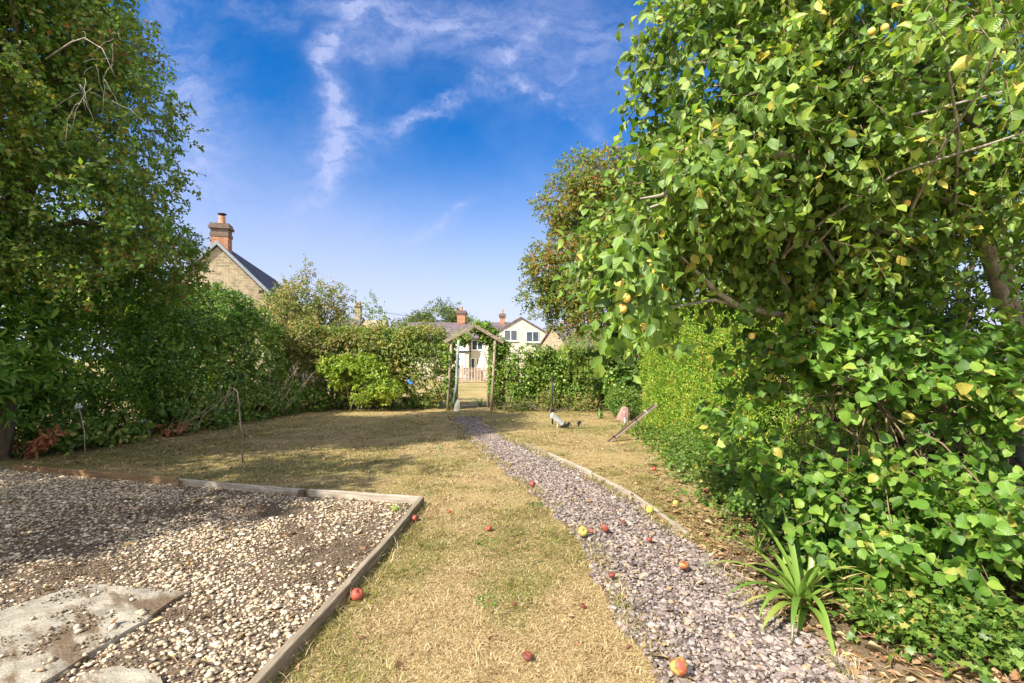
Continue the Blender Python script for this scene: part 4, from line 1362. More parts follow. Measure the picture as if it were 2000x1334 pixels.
# clipped conifer hedge
rng = np.random.default_rng(80)
root = empty('conifer_hedge', (3.6, 8.3, 0), 0, 'tall clipped bright green conifer hedge on the right of the lawn', 'hedge')
HX0, HX1, HY0, HY1, HZ = 2.72, 4.4, 5.6, 10.4, 2.3
def hedge_pts(n):
    P, O = [], []
    fr = [(.62, 'x'), (.16, 'y'), (.16, 'z'), (.06, 'b')]
    for f_, w_ in fr:
        m_ = int(n * f_)
        a, b = rng.random(m_), rng.random(m_)
        if w_ == 'x':
            p = np.stack([np.full(m_, HX0), HY0 + a * (HY1 - HY0), b * HZ], 1); o = np.tile([-1., 0, 0], (m_, 1))
        elif w_ == 'y':
            p = np.stack([HX0 + a * (HX1 - HX0), np.full(m_, HY0), b * HZ], 1); o = np.tile([0, -1., 0], (m_, 1))
        elif w_ == 'z':
            p = np.stack([HX0 + a * (HX1 - HX0), HY0 + b * (HY1 - HY0), np.full(m_, HZ)], 1); o = np.tile([0, 0, 1.], (m_, 1))
        else:
            p = np.stack([HX0 + a * (HX1 - HX0), np.full(m_, HY1), b * HZ], 1); o = np.tile([0, 1., 0], (m_, 1))
        P.append(p); O.append(o)
    P, O = np.concatenate(P), np.concatenate(O)
    dep = .07 * vnoise(P * 1.3, 5) + .09 * vnoise(P * np.array([5, 5, 2.0]), 6) + rng.uniform(0, .16, len(P)) ** 1.5
    dep = dep + .18 * sstep(1.7, HZ, P[:, 2]) * 0
    return P - O * dep[:, None], O
pos, ow = hedge_pts(21000)
p, a, nn, e = twig_leaves(rng, pos, nrm(ow * .5 + np.array([0, 0, .9])), 6, .11, spread=.35, droop=-.4, along=.9, ldroop=-.3)
nn = nrm(np.tile(ow, (6, 1)) + .7 * rng.normal(size=p.shape))
ok = p[:, 2] > .02
Ls = .044 * rng.uniform(.7, 1.3, len(p))
link('foliage', leaf_mesh('foliage', p[ok], a[ok], nn[ok], Ls[ok], Ls[ok] * .36, 'small'), M['leaf_conifer'], root)
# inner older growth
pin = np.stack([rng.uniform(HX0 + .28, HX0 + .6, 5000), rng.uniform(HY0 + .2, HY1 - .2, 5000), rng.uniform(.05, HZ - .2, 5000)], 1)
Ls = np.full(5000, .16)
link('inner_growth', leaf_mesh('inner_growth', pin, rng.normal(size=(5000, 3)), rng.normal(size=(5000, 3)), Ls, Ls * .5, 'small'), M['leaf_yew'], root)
mb = MB()
for y in np.arange(HY0 + .4, HY1, .8):
    mb.tube([(3.5, y, -.05), (3.52, y + .02, 1.0), (3.5, y, 1.95)], [.06, .045, .01], 7)
mb.build('trunks', M['bark'], root, True)

# red-tinted hawthorn behind
rng = np.random.default_rng(90)
root = empty('autumn_tree', (4.3, 12.6, 0), 0, 'small leaved tree turning red and gold behind the plum tree', 'tree')
VR = [(2.95, 12.0, 4.6, 1.7, 1.6, 1.75), (1.55, 12.0, 3.6, 1.05, 1.1, 1.05, .9), (1.9, 12.0, 5.0, 1.0, 1.1, .9, .7), (4.9, 12.5, 5.3, 2.2, 1.8, 2.0), (1.35, 11.8, 2.75, .7, .7, .7, .8), (2.6, 12, 2.9, .9, .9, .7), (.75, 11.9, 3.7, .5, .6, .6, .5), (1.2, 11.9, 5.2, .65, .7, .55, .7), (.55, 11.9, 3.0, .35, .4, .35, .5), (1.9, 11.6, 2.5, .6, .6, .5, .9), (2.0, 11.7, 5.9, .8, .8, .6, .8)]
pos, ow = foliage(rng, 'crown', VR, 11500, 7, .22, .074, .62, 'small', M['leaf_red'], root, shell=.35, clump=(.6, .42), lump=.3, spread=.75, droop=.35, twigs=M['twig'], twig_r=.0035)
trunk_limbs(rng, root, (4.3, 12.6, 0), (3.9, 12.2, 5.2), .15, pos[rng.integers(0, len(pos), 34)], M['bark'], .3, .05)

# dark evergreen mass at the back right
bush('yew_hedge', 'dark yew hedge closing the right side behind the plum tree', 'hedge',
     [(5.3, 5.2, 1.5, 1.0, 1.6, 1.6), (5.1, 7.4, 1.6, .8, 1.6, 1.6), (6.0, 3.6, 1.5, 1.1, 1.4, 1.6)], (5.4, 5.4), 6500, 6, .16, .085, .32, 'small', 'leaf_yew', seed=91, shell=.55, clump=(.5, .33), lump=.25, spread=.7, droop=.2, stem_n=10, stem_r=.04)
bush('backing_tree', 'mid green leafy tree filling the gap between plum tree and yew hedge', 'tree',
     [(4.6, 6.0, 3.6, 1.3, 1.5, 1.3), (5.6, 4.8, 3.6, 1.2, 1.3, 1.3), (4.2, 7.2, 3.0, 1.1, 1.2, 1.1)], (5.0, 6.0), 2300, 6, .22, .085, .6, 'small', 'leaf_plum', seed=92, shell=.35, clump=(.6, .44), lump=.25, spread=.7, droop=.3, stem_n=14, stem_r=.04)

# ---------------------------------------------------------------- plum tree
rng = np.random.default_rng(100)
root = empty('plum_tree', (3.95, 3.6, 0), 0, 'large plum tree with golden plums overhanging the right half of the garden', 'tree')
VP = [(1.62, 3.05, 2.9, .64, .7, .60), (.95, 3.5, 2.15, .24, .5, .46, 1.5), (1.5, 3.1, 3.55, .55, .6, .5, .9), (2.15, 3.2, 3.7, .95, .8, .8), (2.0, 3.3, 2.8, .8, .7, .6), (2.9, 3.3, 3.2, .9, .9, .9),
      (1.85, 3.4, 2.25, .75, .6, .36), (2.7, 3.5, 2.3, .8, .6, .5), (3.2, 2.6, 2.6, .6, .6, .6, .7), (1.95, 2.05, 2.85, .3, .28, .3, .5), (1.25, 3.2, 2.6, .32, .45, .36, 1.0), (1.0, 2.75, 2.45, .34, .4, .27, 1.3), (.95, 2.95, 3.42, .17, .3, .24, .9), (1.22, 3.1, 3.1, .36, .45, .42, 1.0), (.66, 3.5, 2.2, .17, .3, .36, 1.0), (1.6, 3.2, 4.2, .6, .6, .4, .8), (.90, 3.4, 1.78, .13, .25, .22, 1.5)]
pos, ow = foliage(rng, 'crown', VP, 5600, 7, .24, .066, .64, 'oval', M['leaf_plum'], root, shell=.25, clump=(.42, .40), lump=.3, spread=.8, droop=.55, ldroop=.55, up=.45, jit=.65, twigs=M['twig'], twig_r=.0028)
mb = MB()
fork = np.array([3.8, 3.6, 1.35])
mb.tube(limb_path(rng, (3.95, 3.6, -.05), fork, 0, 6), [.11, .095, .088, .084, .08, .078], 10)
def limb(pts, r0, r1):
    n_ = len(pts)
    mb.tube(pts, [r0 + (r1 - r0) * (i / (n_ - 1)) for i in range(n_)], 7)
limb([fork, Q(1900, 420, 3.4), Q(1700, 330, 3.1), Q(1520, 300, 2.75), Q(1440, 312, 2.65), Q(1370, 335, 2.6), Q(1325, 365, 2.55), Q(1290, 382, 2.5), Q(1250, 388, 2.5)], .042, .004)
limb([Q(1325, 365, 2.55), Q(1300, 395, 2.55), Q(1270, 405, 2.5)], .012, .005)
limb([fork, Q(1850, 230, 3.2), Q(1790, 55, 2.9), Q(1720, 85, 2.8), Q(1675, 115, 2.75), Q(1640, 150, 2.7)], .05, .008)
limb([fork, Q(1880, 300, 3.3), Q(1840, 180, 3.1), Q(1760, 130, 3.0), Q(1700, 170, 2.95)], .04, .008)
limb([fork, Q(1920, 270, 3.2), Q(1850, 160, 3.1), Q(1780, 40, 3.1), Q(1740, -80, 3.1)], .045, .01)
limb([fork, Q(1700, 640, 3.5), Q(1560, 620, 3.4), Q(1445, 600, 3.2), Q(1400, 570, 3.1), Q(1360, 530, 3.0), Q(1330, 500, 2.9)], .036, .006)
limb([Q(1445, 600, 3.2), Q(1395, 585, 3.15), Q(1345, 594, 3.1), Q(1310, 600, 3.0)], .015, .004)
limb([Q(1700, 330, 3.1), Q(1600, 230, 3.0), Q(1460, 160, 2.9), Q(1395, 168, 2.85)], .022, .006)
limb([Q(1600, 230, 3.0), Q(1450, 120, 3.0), Q(1330, 125, 2.95), Q(1300, 60, 2.95)], .016, .004)
limb([Q(1560, 620, 3.4), Q(1500, 480, 3.2), Q(1420, 420, 3.1), Q(1380, 440, 3.0)], .018, .005)
for i in rng.integers(0, len(pos), 46):
    a = Q(rng.uniform(1450, 1900), rng.uniform(120, 520), 3.1)
    mb.tube(limb_path(rng, a, pos[i], .08, 5), [.012, .010, .008, .006, .003], 5)
mb.build('trunk', M['bark_grey'], root, True)
m_, t, out_ = mat_new('plum_skin')
tcn = t.node('ShaderNodeTexCoord')
n1 = t.noise(tcn.outputs['Object'], 40, 4)
finish(t, out_, t.ramp(n1, [(.3, (.55, .30, .05)), (.55, (.66, .44, .10)), (.75, (.68, .55, .30))]), .38, .45)
M['plum'] = m_
PLUMS = [(1206, 521, 2.1), (1214, 576, 2.08), (1223, 582, 2.06), (1204, 574, 2.12), (1216, 603, 2.08), (1209, 600, 2.12), (1257, 540, 2.2), (1268, 516, 2.25), (1281, 531, 2.25), (1210, 556, 2.14), (1219, 641, 2.1),
         (1256, 640, 2.3), (1451, 338, 2.5), (1571, 411, 2.7), (1468, 656, 3.0), (1702, 62, 2.5), (1728, 55, 2.5), (1771, 397, 2.8), (1845, 62, 2.4), (1300, 560, 2.4), (1275, 640, 2.5), (1296, 660, 2.5)]
pm = MB().at((0, 0, 0)).lathe([(.001, -.021), (.009, -.0195), (.016, -.013), (.0195, -.003), (.019, .006), (.015, .015), (.008, .0195), (.003, .0188)], 14)
plum0 = None
for k, (px, py, Y) in enumerate(PLUMS):
    pq = Q(px, py, Y)
    if plum0 is None:
        plum0 = pm.build('plum', M['plum'], root, True)
        pmesh = plum0.data
        pob = plum0
    else:
        pob = plum0.copy()
        C.objects.link(pob)
        pob.parent = root
    pob.matrix_parent_inverse = Matrix.Translation(root.location).inverted()
    pob.location = pq
    pob.rotation_euler = (random.uniform(-.4, .4), random.uniform(-.4, .4), random.uniform(0, 6))
# twigs and extra leaves where the plums hang
cl = [Q(1215, 500, 2.12), Q(1270, 500, 2.25), Q(1220, 610, 2.1), Q(1285, 610, 2.4), Q(1450, 310, 2.5)]
pc = np.concatenate([np.array(c_)[None] + rng.normal(0, .07, (26, 3)) for c_ in cl])
p, a, nn, e = twig_leaves(rng, pc, np.tile([0, -.3, -.8], (len(pc), 1)), 3, .08, droop=.5, ldroop=.6)
Ls = .075 * rng.uniform(.7, 1.2, len(p))
link('fruiting_sprays', leaf_mesh('fruiting_sprays', p, a, nn, Ls, Ls * .6, 'oval'), M['leaf_plum'], root)

# ---------------------------------------------------------------- round-leaved shrub
rng = np.random.default_rng(110)
root = empty('quince_bush', (2.9, 3.35, 0), 0, 'round leaved bright green shrub with crooked bare stems in the lower right', 'shrub')
VQ = [(2.1, 3.2, 1.35, .65, .55, .45), (2.75, 3.2, 1.35, .65, .6, .6), (1.75, 3.3, 1.0, .42, .4, .35, .9), (2.2, 2.9, .55, .42, .35, .28, 1.2), (2.75, 2.85, .65, .5, .4, .4), (3.2, 3.0, 1.1, .5, .6, .7), (1.9, 3.25, .65, .35, .35, .25, .7), (2.55, 2.75, .40, .55, .35, .25, 1.2), (2.0, 2.95, .35, .3, .25, .18, .8), (2.15, 3.5, 1.7, .5, .5, .35)]
pos, ow = foliage(rng, 'foliage', VQ, 1550, 5, .17, .064, .92, 'round', M['leaf_quince'], root, shell=.3, clump=(.30, .47), lump=.35, spread=.8, droop=.15, ldroop=.25, up=.8, jit=.55, twigs=M['twig'], twig_r=.0025, bare=((2.1, 3.0, 1.04), (.58, 1.0, .27)))
mb = MB()
def limb2(pts, r0, r1):
    n_ = len(pts)
    mb.tube(pts, [r0 + (r1 - r0) * (i / (n_ - 1)) for i in range(n_)], 7)
limb2([G(1990, 1075), Q(1950, 1010, 3.55), Q(1915, 930, 3.45), Q(1880, 850, 3.3), Q(1820, 760, 3.2), Q(1780, 725, 3.1), Q(1720, 722, 3.0), Q(1660, 740, 2.9), Q(1625, 752, 2.85)], .042, .007)
limb2([Q(1880, 850, 3.3), Q(1890, 815, 3.25), Q(1935, 795, 3.2), Q(1990, 803, 3.1)], .016, .006)
limb2([Q(1820, 760, 3.2), Q(1830, 715, 3.2), Q(1870, 670, 3.2), Q(1900, 600, 3.2)], .016, .005)
limb2([G(1745, 1010), Q(1735, 930, 4.0), Q(1720, 860, 3.9), Q(1700, 780, 3.8), Q(1695, 700, 3.7), Q(1690, 620, 3.6)], .03, .012)
limb2([G(1665, 1000), Q(1660, 945, 4.2), Q(1648, 890, 4.1), Q(1638, 840, 4.0), Q(1632, 815, 4.0)], .018, .010)
for (px, py) in ((1520, 860), (1560, 830), (1590, 800), (1575, 770), (1530, 800), (1700, 790), (1600, 880), (1690, 760), (1560, 905), (1610, 770)):
    limb2([Q(1634, 825, 4.0), Q((1634 + px) / 2 + 5, (825 + py) / 2 - 12, 3.9), Q(px, py, 3.75)], .007, .002)
for i in rng.integers(0, len(pos), 40):
    a = Q(rng.uniform(1620, 1900), rng.uniform(700, 950), 3.3)
    mb.tube(limb_path(rng, a, pos[i], .1, 5), [.007, .006, .005, .004, .002], 5)
mb.build('stems', M['twig'], root, True)

# ground ivy and litter at the right
rng = np.random.default_rng(120)
def cover(name, label, vols, n_tw, L, wr, kind, mat, cat='ground cover', k=4, tl=.12, seed=1, **kw):
    rg = np.random.default_rng(seed)
    pos, ow = sample_vols(rg, vols, n_tw, .2, kw.get('clump'), .25, .01)
    p, a, nn, e = twig_leaves(rg, pos, nrm(ow * .3 + np.array([0, 0, .6])), k, tl, spread=.8, droop=.1)
    p[:, 2] = np.maximum(p[:, 2], .015)
    Ls = L * rg.uniform(.6, 1.3, len(p))
    o = link(name, leaf_mesh(name, p, a, nn, Ls, Ls * wr, kind), M[mat])
    return tag(o, label, cat, kind='stuff')
cover('ground_ivy', 'trailing green ground cover under the round leaved shrub and along the hedge foot',
      [(2.6, 4.6, .12, .9, 1.0, .22), (2.35, 6.0, .1, .5, .9, .22), (2.75, 3.6, .12, .9, .6, .2), (2.6, 2.7, .08, .75, .5, .16), (3.0, 2.6, .1, .6, .5, .2), (2.3, 2.45, .06, .35, .3, .14), (1.95, 2.5, .06, .22, .25, .12), (2.35, 2.25, .07, .4, .2, .16), (2.0, 3.3, .07, .35, .5, .14), (1.95, 4.2, .05, .3, .5, .10), (2.45, 7.4, .08, .35, 1.0, .18), (3.4, 3.4, .15, 1.0, 1.2, .3), (2.5, 9.2, .05, .3, 1.0, .12)],
      7600, .040, .85, 'lobed', 'leaf_cover', seed=121, clump=(.3, .40))
bush('weeds', 'fine leaved green weeds along the foot of the clipped hedge', 'weeds',
     [(2.45, 6.1, .28, .35, .6, .32), (2.35, 5.1, .3, .4, .5, .34), (2.55, 7.2, .2, .25, .6, .25), (2.7, 4.5, .35, .5, .5, .4)], (2.5, 5.8), 1500, 5, .12, .04, .45, 'small', 'leaf_cover', seed=122, shell=.2, spread=.8, droop=-.5, stem_n=12, stem_r=.004, stem_mat='twig', clump=(.3, .40))


rgw = np.random.default_rng(150)
wv = []
while len(wv) < 22:
    y_ = 2.2 * (11 / 2.2) ** rgw.random()
    x_ = rgw.uniform(-.5, .55) * y_
    a1, a2 = np.array([x_]), np.array([y_])
    if not in_poly(a1, a2, bed_poly)[0] and not in_poly(a1, a2, path_poly)[0] and x_ > -5:
        wv.append((x_, y_, .012, rgw.uniform(.03, .12), rgw.uniform(.03, .10), .012))
cover('lawn_weeds', 'small flat green weeds dotted through the dry lawn', wv, 330, .014, .6, 'oval', 'leaf_ivy', k=4, tl=.025, seed=151)


def litter(name, label, n, region, L, seed, mat='litter', wr=(.35, .8)):
    rg = np.random.default_rng(seed)
    xs, ys = [], []
    got = 0
    X = rg.uniform(region[0], region[1], n * 6)
    Y = rg.uniform(region[2], region[3], n * 6)
    k = region[4](X, Y) & in_view(X, Y, 20, 1380)
    X, Y = X[k][:n], Y[k][:n]
    n = len(X)
    p = np.stack([X, Y, np.full(n, .022)], 1)
    a = np.stack([rg.normal(size=n), rg.normal(size=n), rg.normal(0, .2, n)], 1)
    nn = np.stack([rg.normal(0, .35, n), rg.normal(0, .35, n), np.ones(n)], 1)
    Ls = L * np.clip(rg.lognormal(-.25, .4, n), .3, 1.4)
    return tag(link(name, leaf_mesh(name, p, a, nn, Ls, Ls * rg.uniform(*wr, n), 'curl' if wr[1] > .3 else 'small'), M[mat]), label, 'fallen leaves', kind='stuff')


def right_of_path(X, Y):
    pr = np.interp(Y, [p.y for p in PR[::-1]], [p.x for p in PR[::-1]])
    return (X > pr - .06) & (rng.random(len(X)) < np.clip(.6 + (X - pr) * .8, 0, 1) * np.clip(1 - (Y - 3.6) / 1.6, .10, 1))
litter('fallen_leaves', 'curled brown fallen leaves littering the soil under the shrub beside the path', 3600, (.6, 4.2, 2.15, 6.2, right_of_path), .046, 131)
litter('straw', 'dry straw and thin stalks lying on the soil under the shrub beside the path', 2600, (.6, 4.2, 2.15, 6.5, lambda X, Y: right_of_path(X, Y)), .10, 134, 'grass_dry', (.035, .07))
litter('straw', 'dry stalks and grass scraps strewn over the pebble bed and the gravel path', 900, (-5.5, 2.4, 2.0, 7.0, lambda X, Y: in_poly(X, Y, bed_poly) | in_poly(X, Y, path_poly)), .09, 135, 'grass_dry', (.03, .06))
litter('fallen_leaves', 'few scattered brown and yellow leaves on the lawn and gravel', 420, (-6.5, 3.2, 2.1, 11, lambda X, Y: (Y > 0) & (rng.random(len(X)) < np.clip(1.4 - Y * .1, .1, 1))), .05, 132)
litter('fallen_leaves', 'rusty leaf litter along the left border edge', 260, (-7.6, -6.0, 6.3, 10.5, lambda X, Y: (Y > 0)), .07, 133)
# soil strip under the right-hand shrubs and left border
for nm, poly, lb in (('soil', [G(1385, 1075), G(1500, 1020), G(1460, 940), (2.5, 8.6, 0), (2.6, 10.6, 0), (8, 10.6, 0), (8, 1.5, 0), G(1800, 1420), G(1665, 1292), G(1548, 1217), G(1453, 1137), G(1402, 1091)], 'dark leafy soil under the shrubs on the right'),
                     ('soil', [G(-60, 905), G(60, 893), G(200, 872), G(330, 848), G(470, 825), G(590, 797), (-6, 15, 0), (-12, 15, 0), (-12, 6, 0)], 'dark leafy soil of the left border')):
    me = bpy.data.meshes.new(nm)
    me.from_pydata([(p[0], p[1], .0035) for p in poly], [], [list(range(len(poly)))])
    tag(link(nm, me, M['soil']), lb, 'soil', kind='structure')

# ---------------------------------------------------------------- fallen apples
m_, t, out_ = mat_new('apple_skin')
tcn = t.node('ShaderNodeTexCoord')
oi = t.node('ShaderNodeObjectInfo')
n1 = t.noise(t.vm('ADD', tcn.outputs['Object'], oi.outputs['Location']), 1.1, 3)
n2 = t.noise(t.vm('MULTIPLY', tcn.outputs['Object'], (6, 6, .8)), 2, 4)
red = t.ramp(n2, [(.3, (.26, .035, .028)), (.7, (.42, .12, .07))])
yel = t.ramp(n2, [(.3, (.36, .33, .07)), (.7, (.52, .43, .12))])
fac = t.m('ADD', n1, t.m('MULTIPLY', t.m('SUBTRACT', oi.outputs['Alpha'], .5), 1.0))
col = t.mix(t.maprange(fac, .38, .62), yel, red)
sepc = t.node('ShaderNodeSeparateColor', {0: oi.outputs['Color']})
col = t.mix(t.m('MULTIPLY', sepc.outputs[0], t.maprange(n1, .35, .55)), col, (.09, .03, .022))
col = t.mix(t.m('MULTIPLY', sepc.outputs[1], 1.0), col, (.42, .46, .07))
finish(t, out_, col, .52, .35, n2, .2, .01)
M['apple'] = m_
M['apple_stalk'] = M['twig']
AP = [  # px, py centre, diameter px, redness 0..1, rot 0..1, green 0..1, label
    (1327, 1318, 35, .50, .0, 0, 'large red and yellow apple at the near end of the gravel path'),
    (1030, 1287, 20, .9, .85, 0, 'small dark rotting apple on the near dry lawn'),
    (697, 1167, 25, .95, .05, 0, 'red apple on the grass against the bed board'),
    (809, 1016, 14, .95, .0, 0, 'small red apple on the grass by the far corner of the pebble bed'),
    (1138, 1047, 20, .36, .1, 0, 'green apple with a red cheek at the lawn edge of the path'),
    (1181, 1040, 17, 1.0, .45, 0, 'bruised pecked red apple in the middle of the path'),
    (1155, 1045, 9, 1.0, .5, 0, 'tiny dark red apple tucked beside the red cheeked green one'),
    (1219, 1028, 9, 1.0, .8, 0, 'small brown apple beside the bruised red one on the path'),
    (1270, 1003, 15, .0, .0, .8, 'plain yellow green apple near the path board'),
    (1268, 1062, 10, .9, .2, 0, 'little pinkish red apple in mid path below the bruised one'),
    (1335, 1114, 18, .55, .05, 0, 'orange red apple on the right side of the gravel'),
    (1195, 1133, 14, 1.0, .65, 0, 'dark red shiny apple near the left edge of the gravel'),
    (1040, 951, 11, .9, .15, 0, 'red apple where the far lawn meets the gravel'),
    (877, 1002, 9, .9, .4, 0, 'small red windfall on the lawn, nearest the pebble bed corner'),
    (955, 1035, 11, 1.0, .3, 0, 'flattened red windfall in the middle of the lawn'),
    (1278, 918, 9, .75, .3, 0, 'faded red apple on the grass beyond the path board'),
    (1378, 960, 10, .95, .1, 0, 'red apple on the grass close to the hedge weeds'),
    (1138, 1187, 11, 1.0, 1.0, 0, 'blackened windfall on the lawn left of the gravel edge'),
    (1003, 1183, 9, .7, .9, 0, 'shrivelled brown windfall in the middle of the near lawn'),
    (1319, 985, 10, .1, .0, .7, 'small green apple on the grass just beyond the path board bend'),
    (1418, 893, 8, .9, .3, 0, 'tiny red apple in the shade by the hedge foot')]
prof = [(.12, -.78), (.30, -.86), (.55, -.78), (.82, -.45), (.97, -.05), (1.0, .25), (.92, .58), (.70, .80), (.42, .88), (.22, .80), (.08, .62), (.01, .55)]
am = MB().lathe(prof, 20, .06, 4)
apple0 = None
for k, (px, py, dpx, redn, rot, grn, lb) in enumerate(AP):
    Yc = H * F / (py + dpx * .35 - HY)
    r = dpx / 2 * Yc / F
    if apple0 is None:
        apple0 = am.build('apple', M['apple'], None, True)
        ob = apple0
        mbs = MB()
        mbs.tube([(0, 0, .55), (.03, 0, .85), (.12, .02, 1.12)], [.045, .04, .05], 5)
        st0 = mbs.build('stalk', M['apple_stalk'], apple0, True, world=False)
    else:
        ob = apple0.copy()
        C.objects.link(ob)
        s2 = st0.copy()
        C.objects.link(s2)
        s2.parent = ob
        s2.matrix_parent_inverse = Matrix.Identity(4)
    base = .03 if in_poly(np.array([(px - CX) / F * Yc]), np.array([Yc]), path_poly)[0] else .01
    ob.scale = (r, r, r * random.uniform(.86, .98) * (.75 if rot > .4 else 1))
    ob.location = ((px - CX) / F * Yc, Yc, base + r * .82)
    ob.rotation_euler = (random.uniform(-1.2, .9), random.uniform(-.9, .9), random.uniform(0, 6))
    ob.color = (rot, grn, 0, redn)
    tag(ob, lb, 'apple', 'fallen apples')

# ---------------------------------------------------------------- garden lights, stake, tied battens, stump
p = G(1079, 829)
mb = MB()
mb.tube([(p.x, p.y, -.03), (p.x, p.y, .5), Q(1078, 735, p.y)], [.018, .018, .016], 8)
root = empty('garden_stake', p, 0, 'thin dark upright stake standing in the lawn before the trellis', 'stake')
mb.build('rod', M['black_metal'], root, True)
MB().at((p.x, p.y, .33)).lathe([(.03, -.05), (.034, 0), (.03, .05)], 10).build('collar', M['black_metal'], root, True)
MB().at((p.x, p.y, .68)).lathe([(.024, -.02), (.028, 0), (.024, .02)], 10).build('collar', M['black_metal'], root, True)

p = G(1092, 836)
root = empty('floodlight', p, 0, 'silver grey tilted solar panel light on legs standing on the lawn by the dark stake', 'garden light')
MB().at((p.x - .02, p.y, .17), (R(20), R(38), R(10))).box(-.16, .13, -.075, .075, -.03, .03, bev=.012).build('panel', M['grey_metal'], root)
MB().at((p.x - .02, p.y, .17), (R(20), R(38), R(10))).box(-.175, -.162, -.08, .08, -.036, .036, bev=.006).build('end_cap', M['white_paint'], root)
for sx in (-.04, .05):
    mb = MB()
    mb.tube([(p.x + sx, p.y, -.02), (p.x + sx + .01, p.y, .08), (p.x + sx, p.y + .01, .15)], .012, 6)
    mb.build('leg', M['white_paint' if sx < 0 else 'black_metal'], root, True)
MB().at((p.x + .11, p.y - .02, .06), (R(80), 0, R(20))).lathe([(.02, -.05), (.04, -.04), (.045, .03), (.03, .05)], 10).build('lamp_head', M['black_metal'], root, True)
for px, py, hh, lb, tip in ((1110, 838, .13, 'short dark spotlight on a spike, next to the silver panel light', .3), (1131, 838, .16, 'round black spotlight on a thin spike, right of the shorter one', .0)):
    p = G(px, py)
    root = empty('spotlight', p, 0, lb, 'garden light', 'black spike spotlights')
    mb = MB()
    mb.tube([(p.x, p.y, -.04), (p.x, p.y, hh * .7)], [.006, .008], 6)
    mb.build('spike', M['black_metal'], root, True)
    MB().at((p.x, p.y - .01, hh * .78), (R(70), R(20) * tip, R(15))).lathe([(.012, -.05), (.03, -.04), (.036, .02), (.036, .045), (.03, .045), (.028, .03)], 12).build('lamp_head', M['black_metal'], root, True)
    mb = MB()
    mb.tube([(p.x, p.y, hh * .45), (p.x - .035, p.y, hh * .45)], [.009, .012], 6)
    mb.build('knob', M['black_metal'], root, True)

a = G(1191, 863)
b = Q(1290, 784, a.y + .25)
root = empty('tied_battens', a, 0, 'bundle of weathered battens tied together and stuck slantwise in the lawn by the hedge', 'battens')
d = b - a
for k, (off, mt, ex) in enumerate((((0, -.02, 0), 'timber', 1.0), ((-.028, .01, .02), 'timber_lattice', .97), ((.010, .025, .016), 'timber', .99))):
    ob = MB().box(0, d.length * ex, -.013, .013, -.015, .015, bev=.003).build('batten', M[mt], root, world=False)
    ob.matrix_parent_inverse = Matrix.Identity(4)
    ob.location = Vector(off) + Vector((0, 0, -.01)) - d.normalized() * .08
    ob.rotation_euler = Vector((1, 0, 0)).rotation_difference(d).to_euler()
for s in (.10, .52, .72):
    ob = MB().box(-.01, .01, -.034, .044, -.022, .042, bev=.004).build('tie', M['black_metal' if s < .6 else 'grey_metal'], root, world=False)
    ob.location = d * s + Vector((-.005, 0, .0))
    ob.rotation_euler = Vector((1, 0, 0)).rotation_difference(d).to_euler()

p = G(1216, 822)
root = empty('log', p, 0, 'pinkish brown mottled wooden log standing by the hedge foot', 'log')
MB().at((p.x, p.y, 0), (R(-8), R(14), 0)).lathe([(.16, -.02), (.155, .08), (.14, .18), (.10, .29), (.07, .33)], 11, .10, 6).build('wood', M['pinkish'], root, False)
p = G(1219, 826)
MB().at((p.x, p.y - .05, 0)).box(-.012, .012, -.006, .006, 0, .13, bev=.003).build('plant_label', M['white_paint'])
tag(bpy.data.objects['plant_label'], 'small white plant tag stuck in the ground before the pinkish log', 'plant tag')
p = Q(801, 747, 13.45)
rg = np.random.default_rng(9)
mb = MB()
mb.at((p.x, 13.45, p.z))
n_ = 7
vs, fs = [], []
for j in range(5):
    for i in range(n_):
        vs.append(((i / (n_ - 1) - .5) * .17 + rg.normal(0, .012), rg.normal(0, .03), (j / 4 - .5) * .11 * (1 - .3 * i / n_) - .09 * (i / (n_ - 1) - .5) + rg.normal(0, .015)))
for j in range(4):
    for i in range(n_ - 1):
        fs.append([j * n_ + i, j * n_ + i + 1, (j + 1) * n_ + i + 1, (j + 1) * n_ + i])
mb.add(vs, fs)
ob = mb.build('rag', M['blue_plastic'], None, True)
sm = ob.modifiers.new('thickness', 'SOLIDIFY')
sm.thickness = .006
tag(ob, 'crumpled blue plastic rag caught in the hedge left of the arch', 'rag')


# ---------------------------------------------------------------- beyond the gate: picket fence, parasol, chairs, houses
PY_ = 29.0
root = empty('picket_fence', (Q(925, 0, PY_).x, PY_, 0), 0, 'low brown picket fence seen through the garden arch', 'fence')
xa, xb = Q(860, 0, PY_).x, Q(1050, 0, PY_).x
for z in (.25, .72):
    MB().at((0, PY_ + .03, z)).box(xa, xb, -.02, .02, -.04, .04).build('rail', M['timber_picket'], root)
for x in (xa, Q(903, 0, PY_).x, Q(962, 0, PY_).x, xb):
    MB().at((x, PY_ + .05, 0)).box(-.06, .06, -.05, .05, -.1, 1.05, bev=.01).build('post', M['timber_picket'], root)
k = 0
x = xa + .12
while x < xb - .05:
    MB().at((x, PY_ - .01, 0)).prism([(-.05, .05), (.05, .05), (.05, .86), (.03, .93), (0, .95), (-.03, .93), (-.05, .86)], 'y', -.012, .012).build('picket', M['timber_picket'], root)
    x += .175

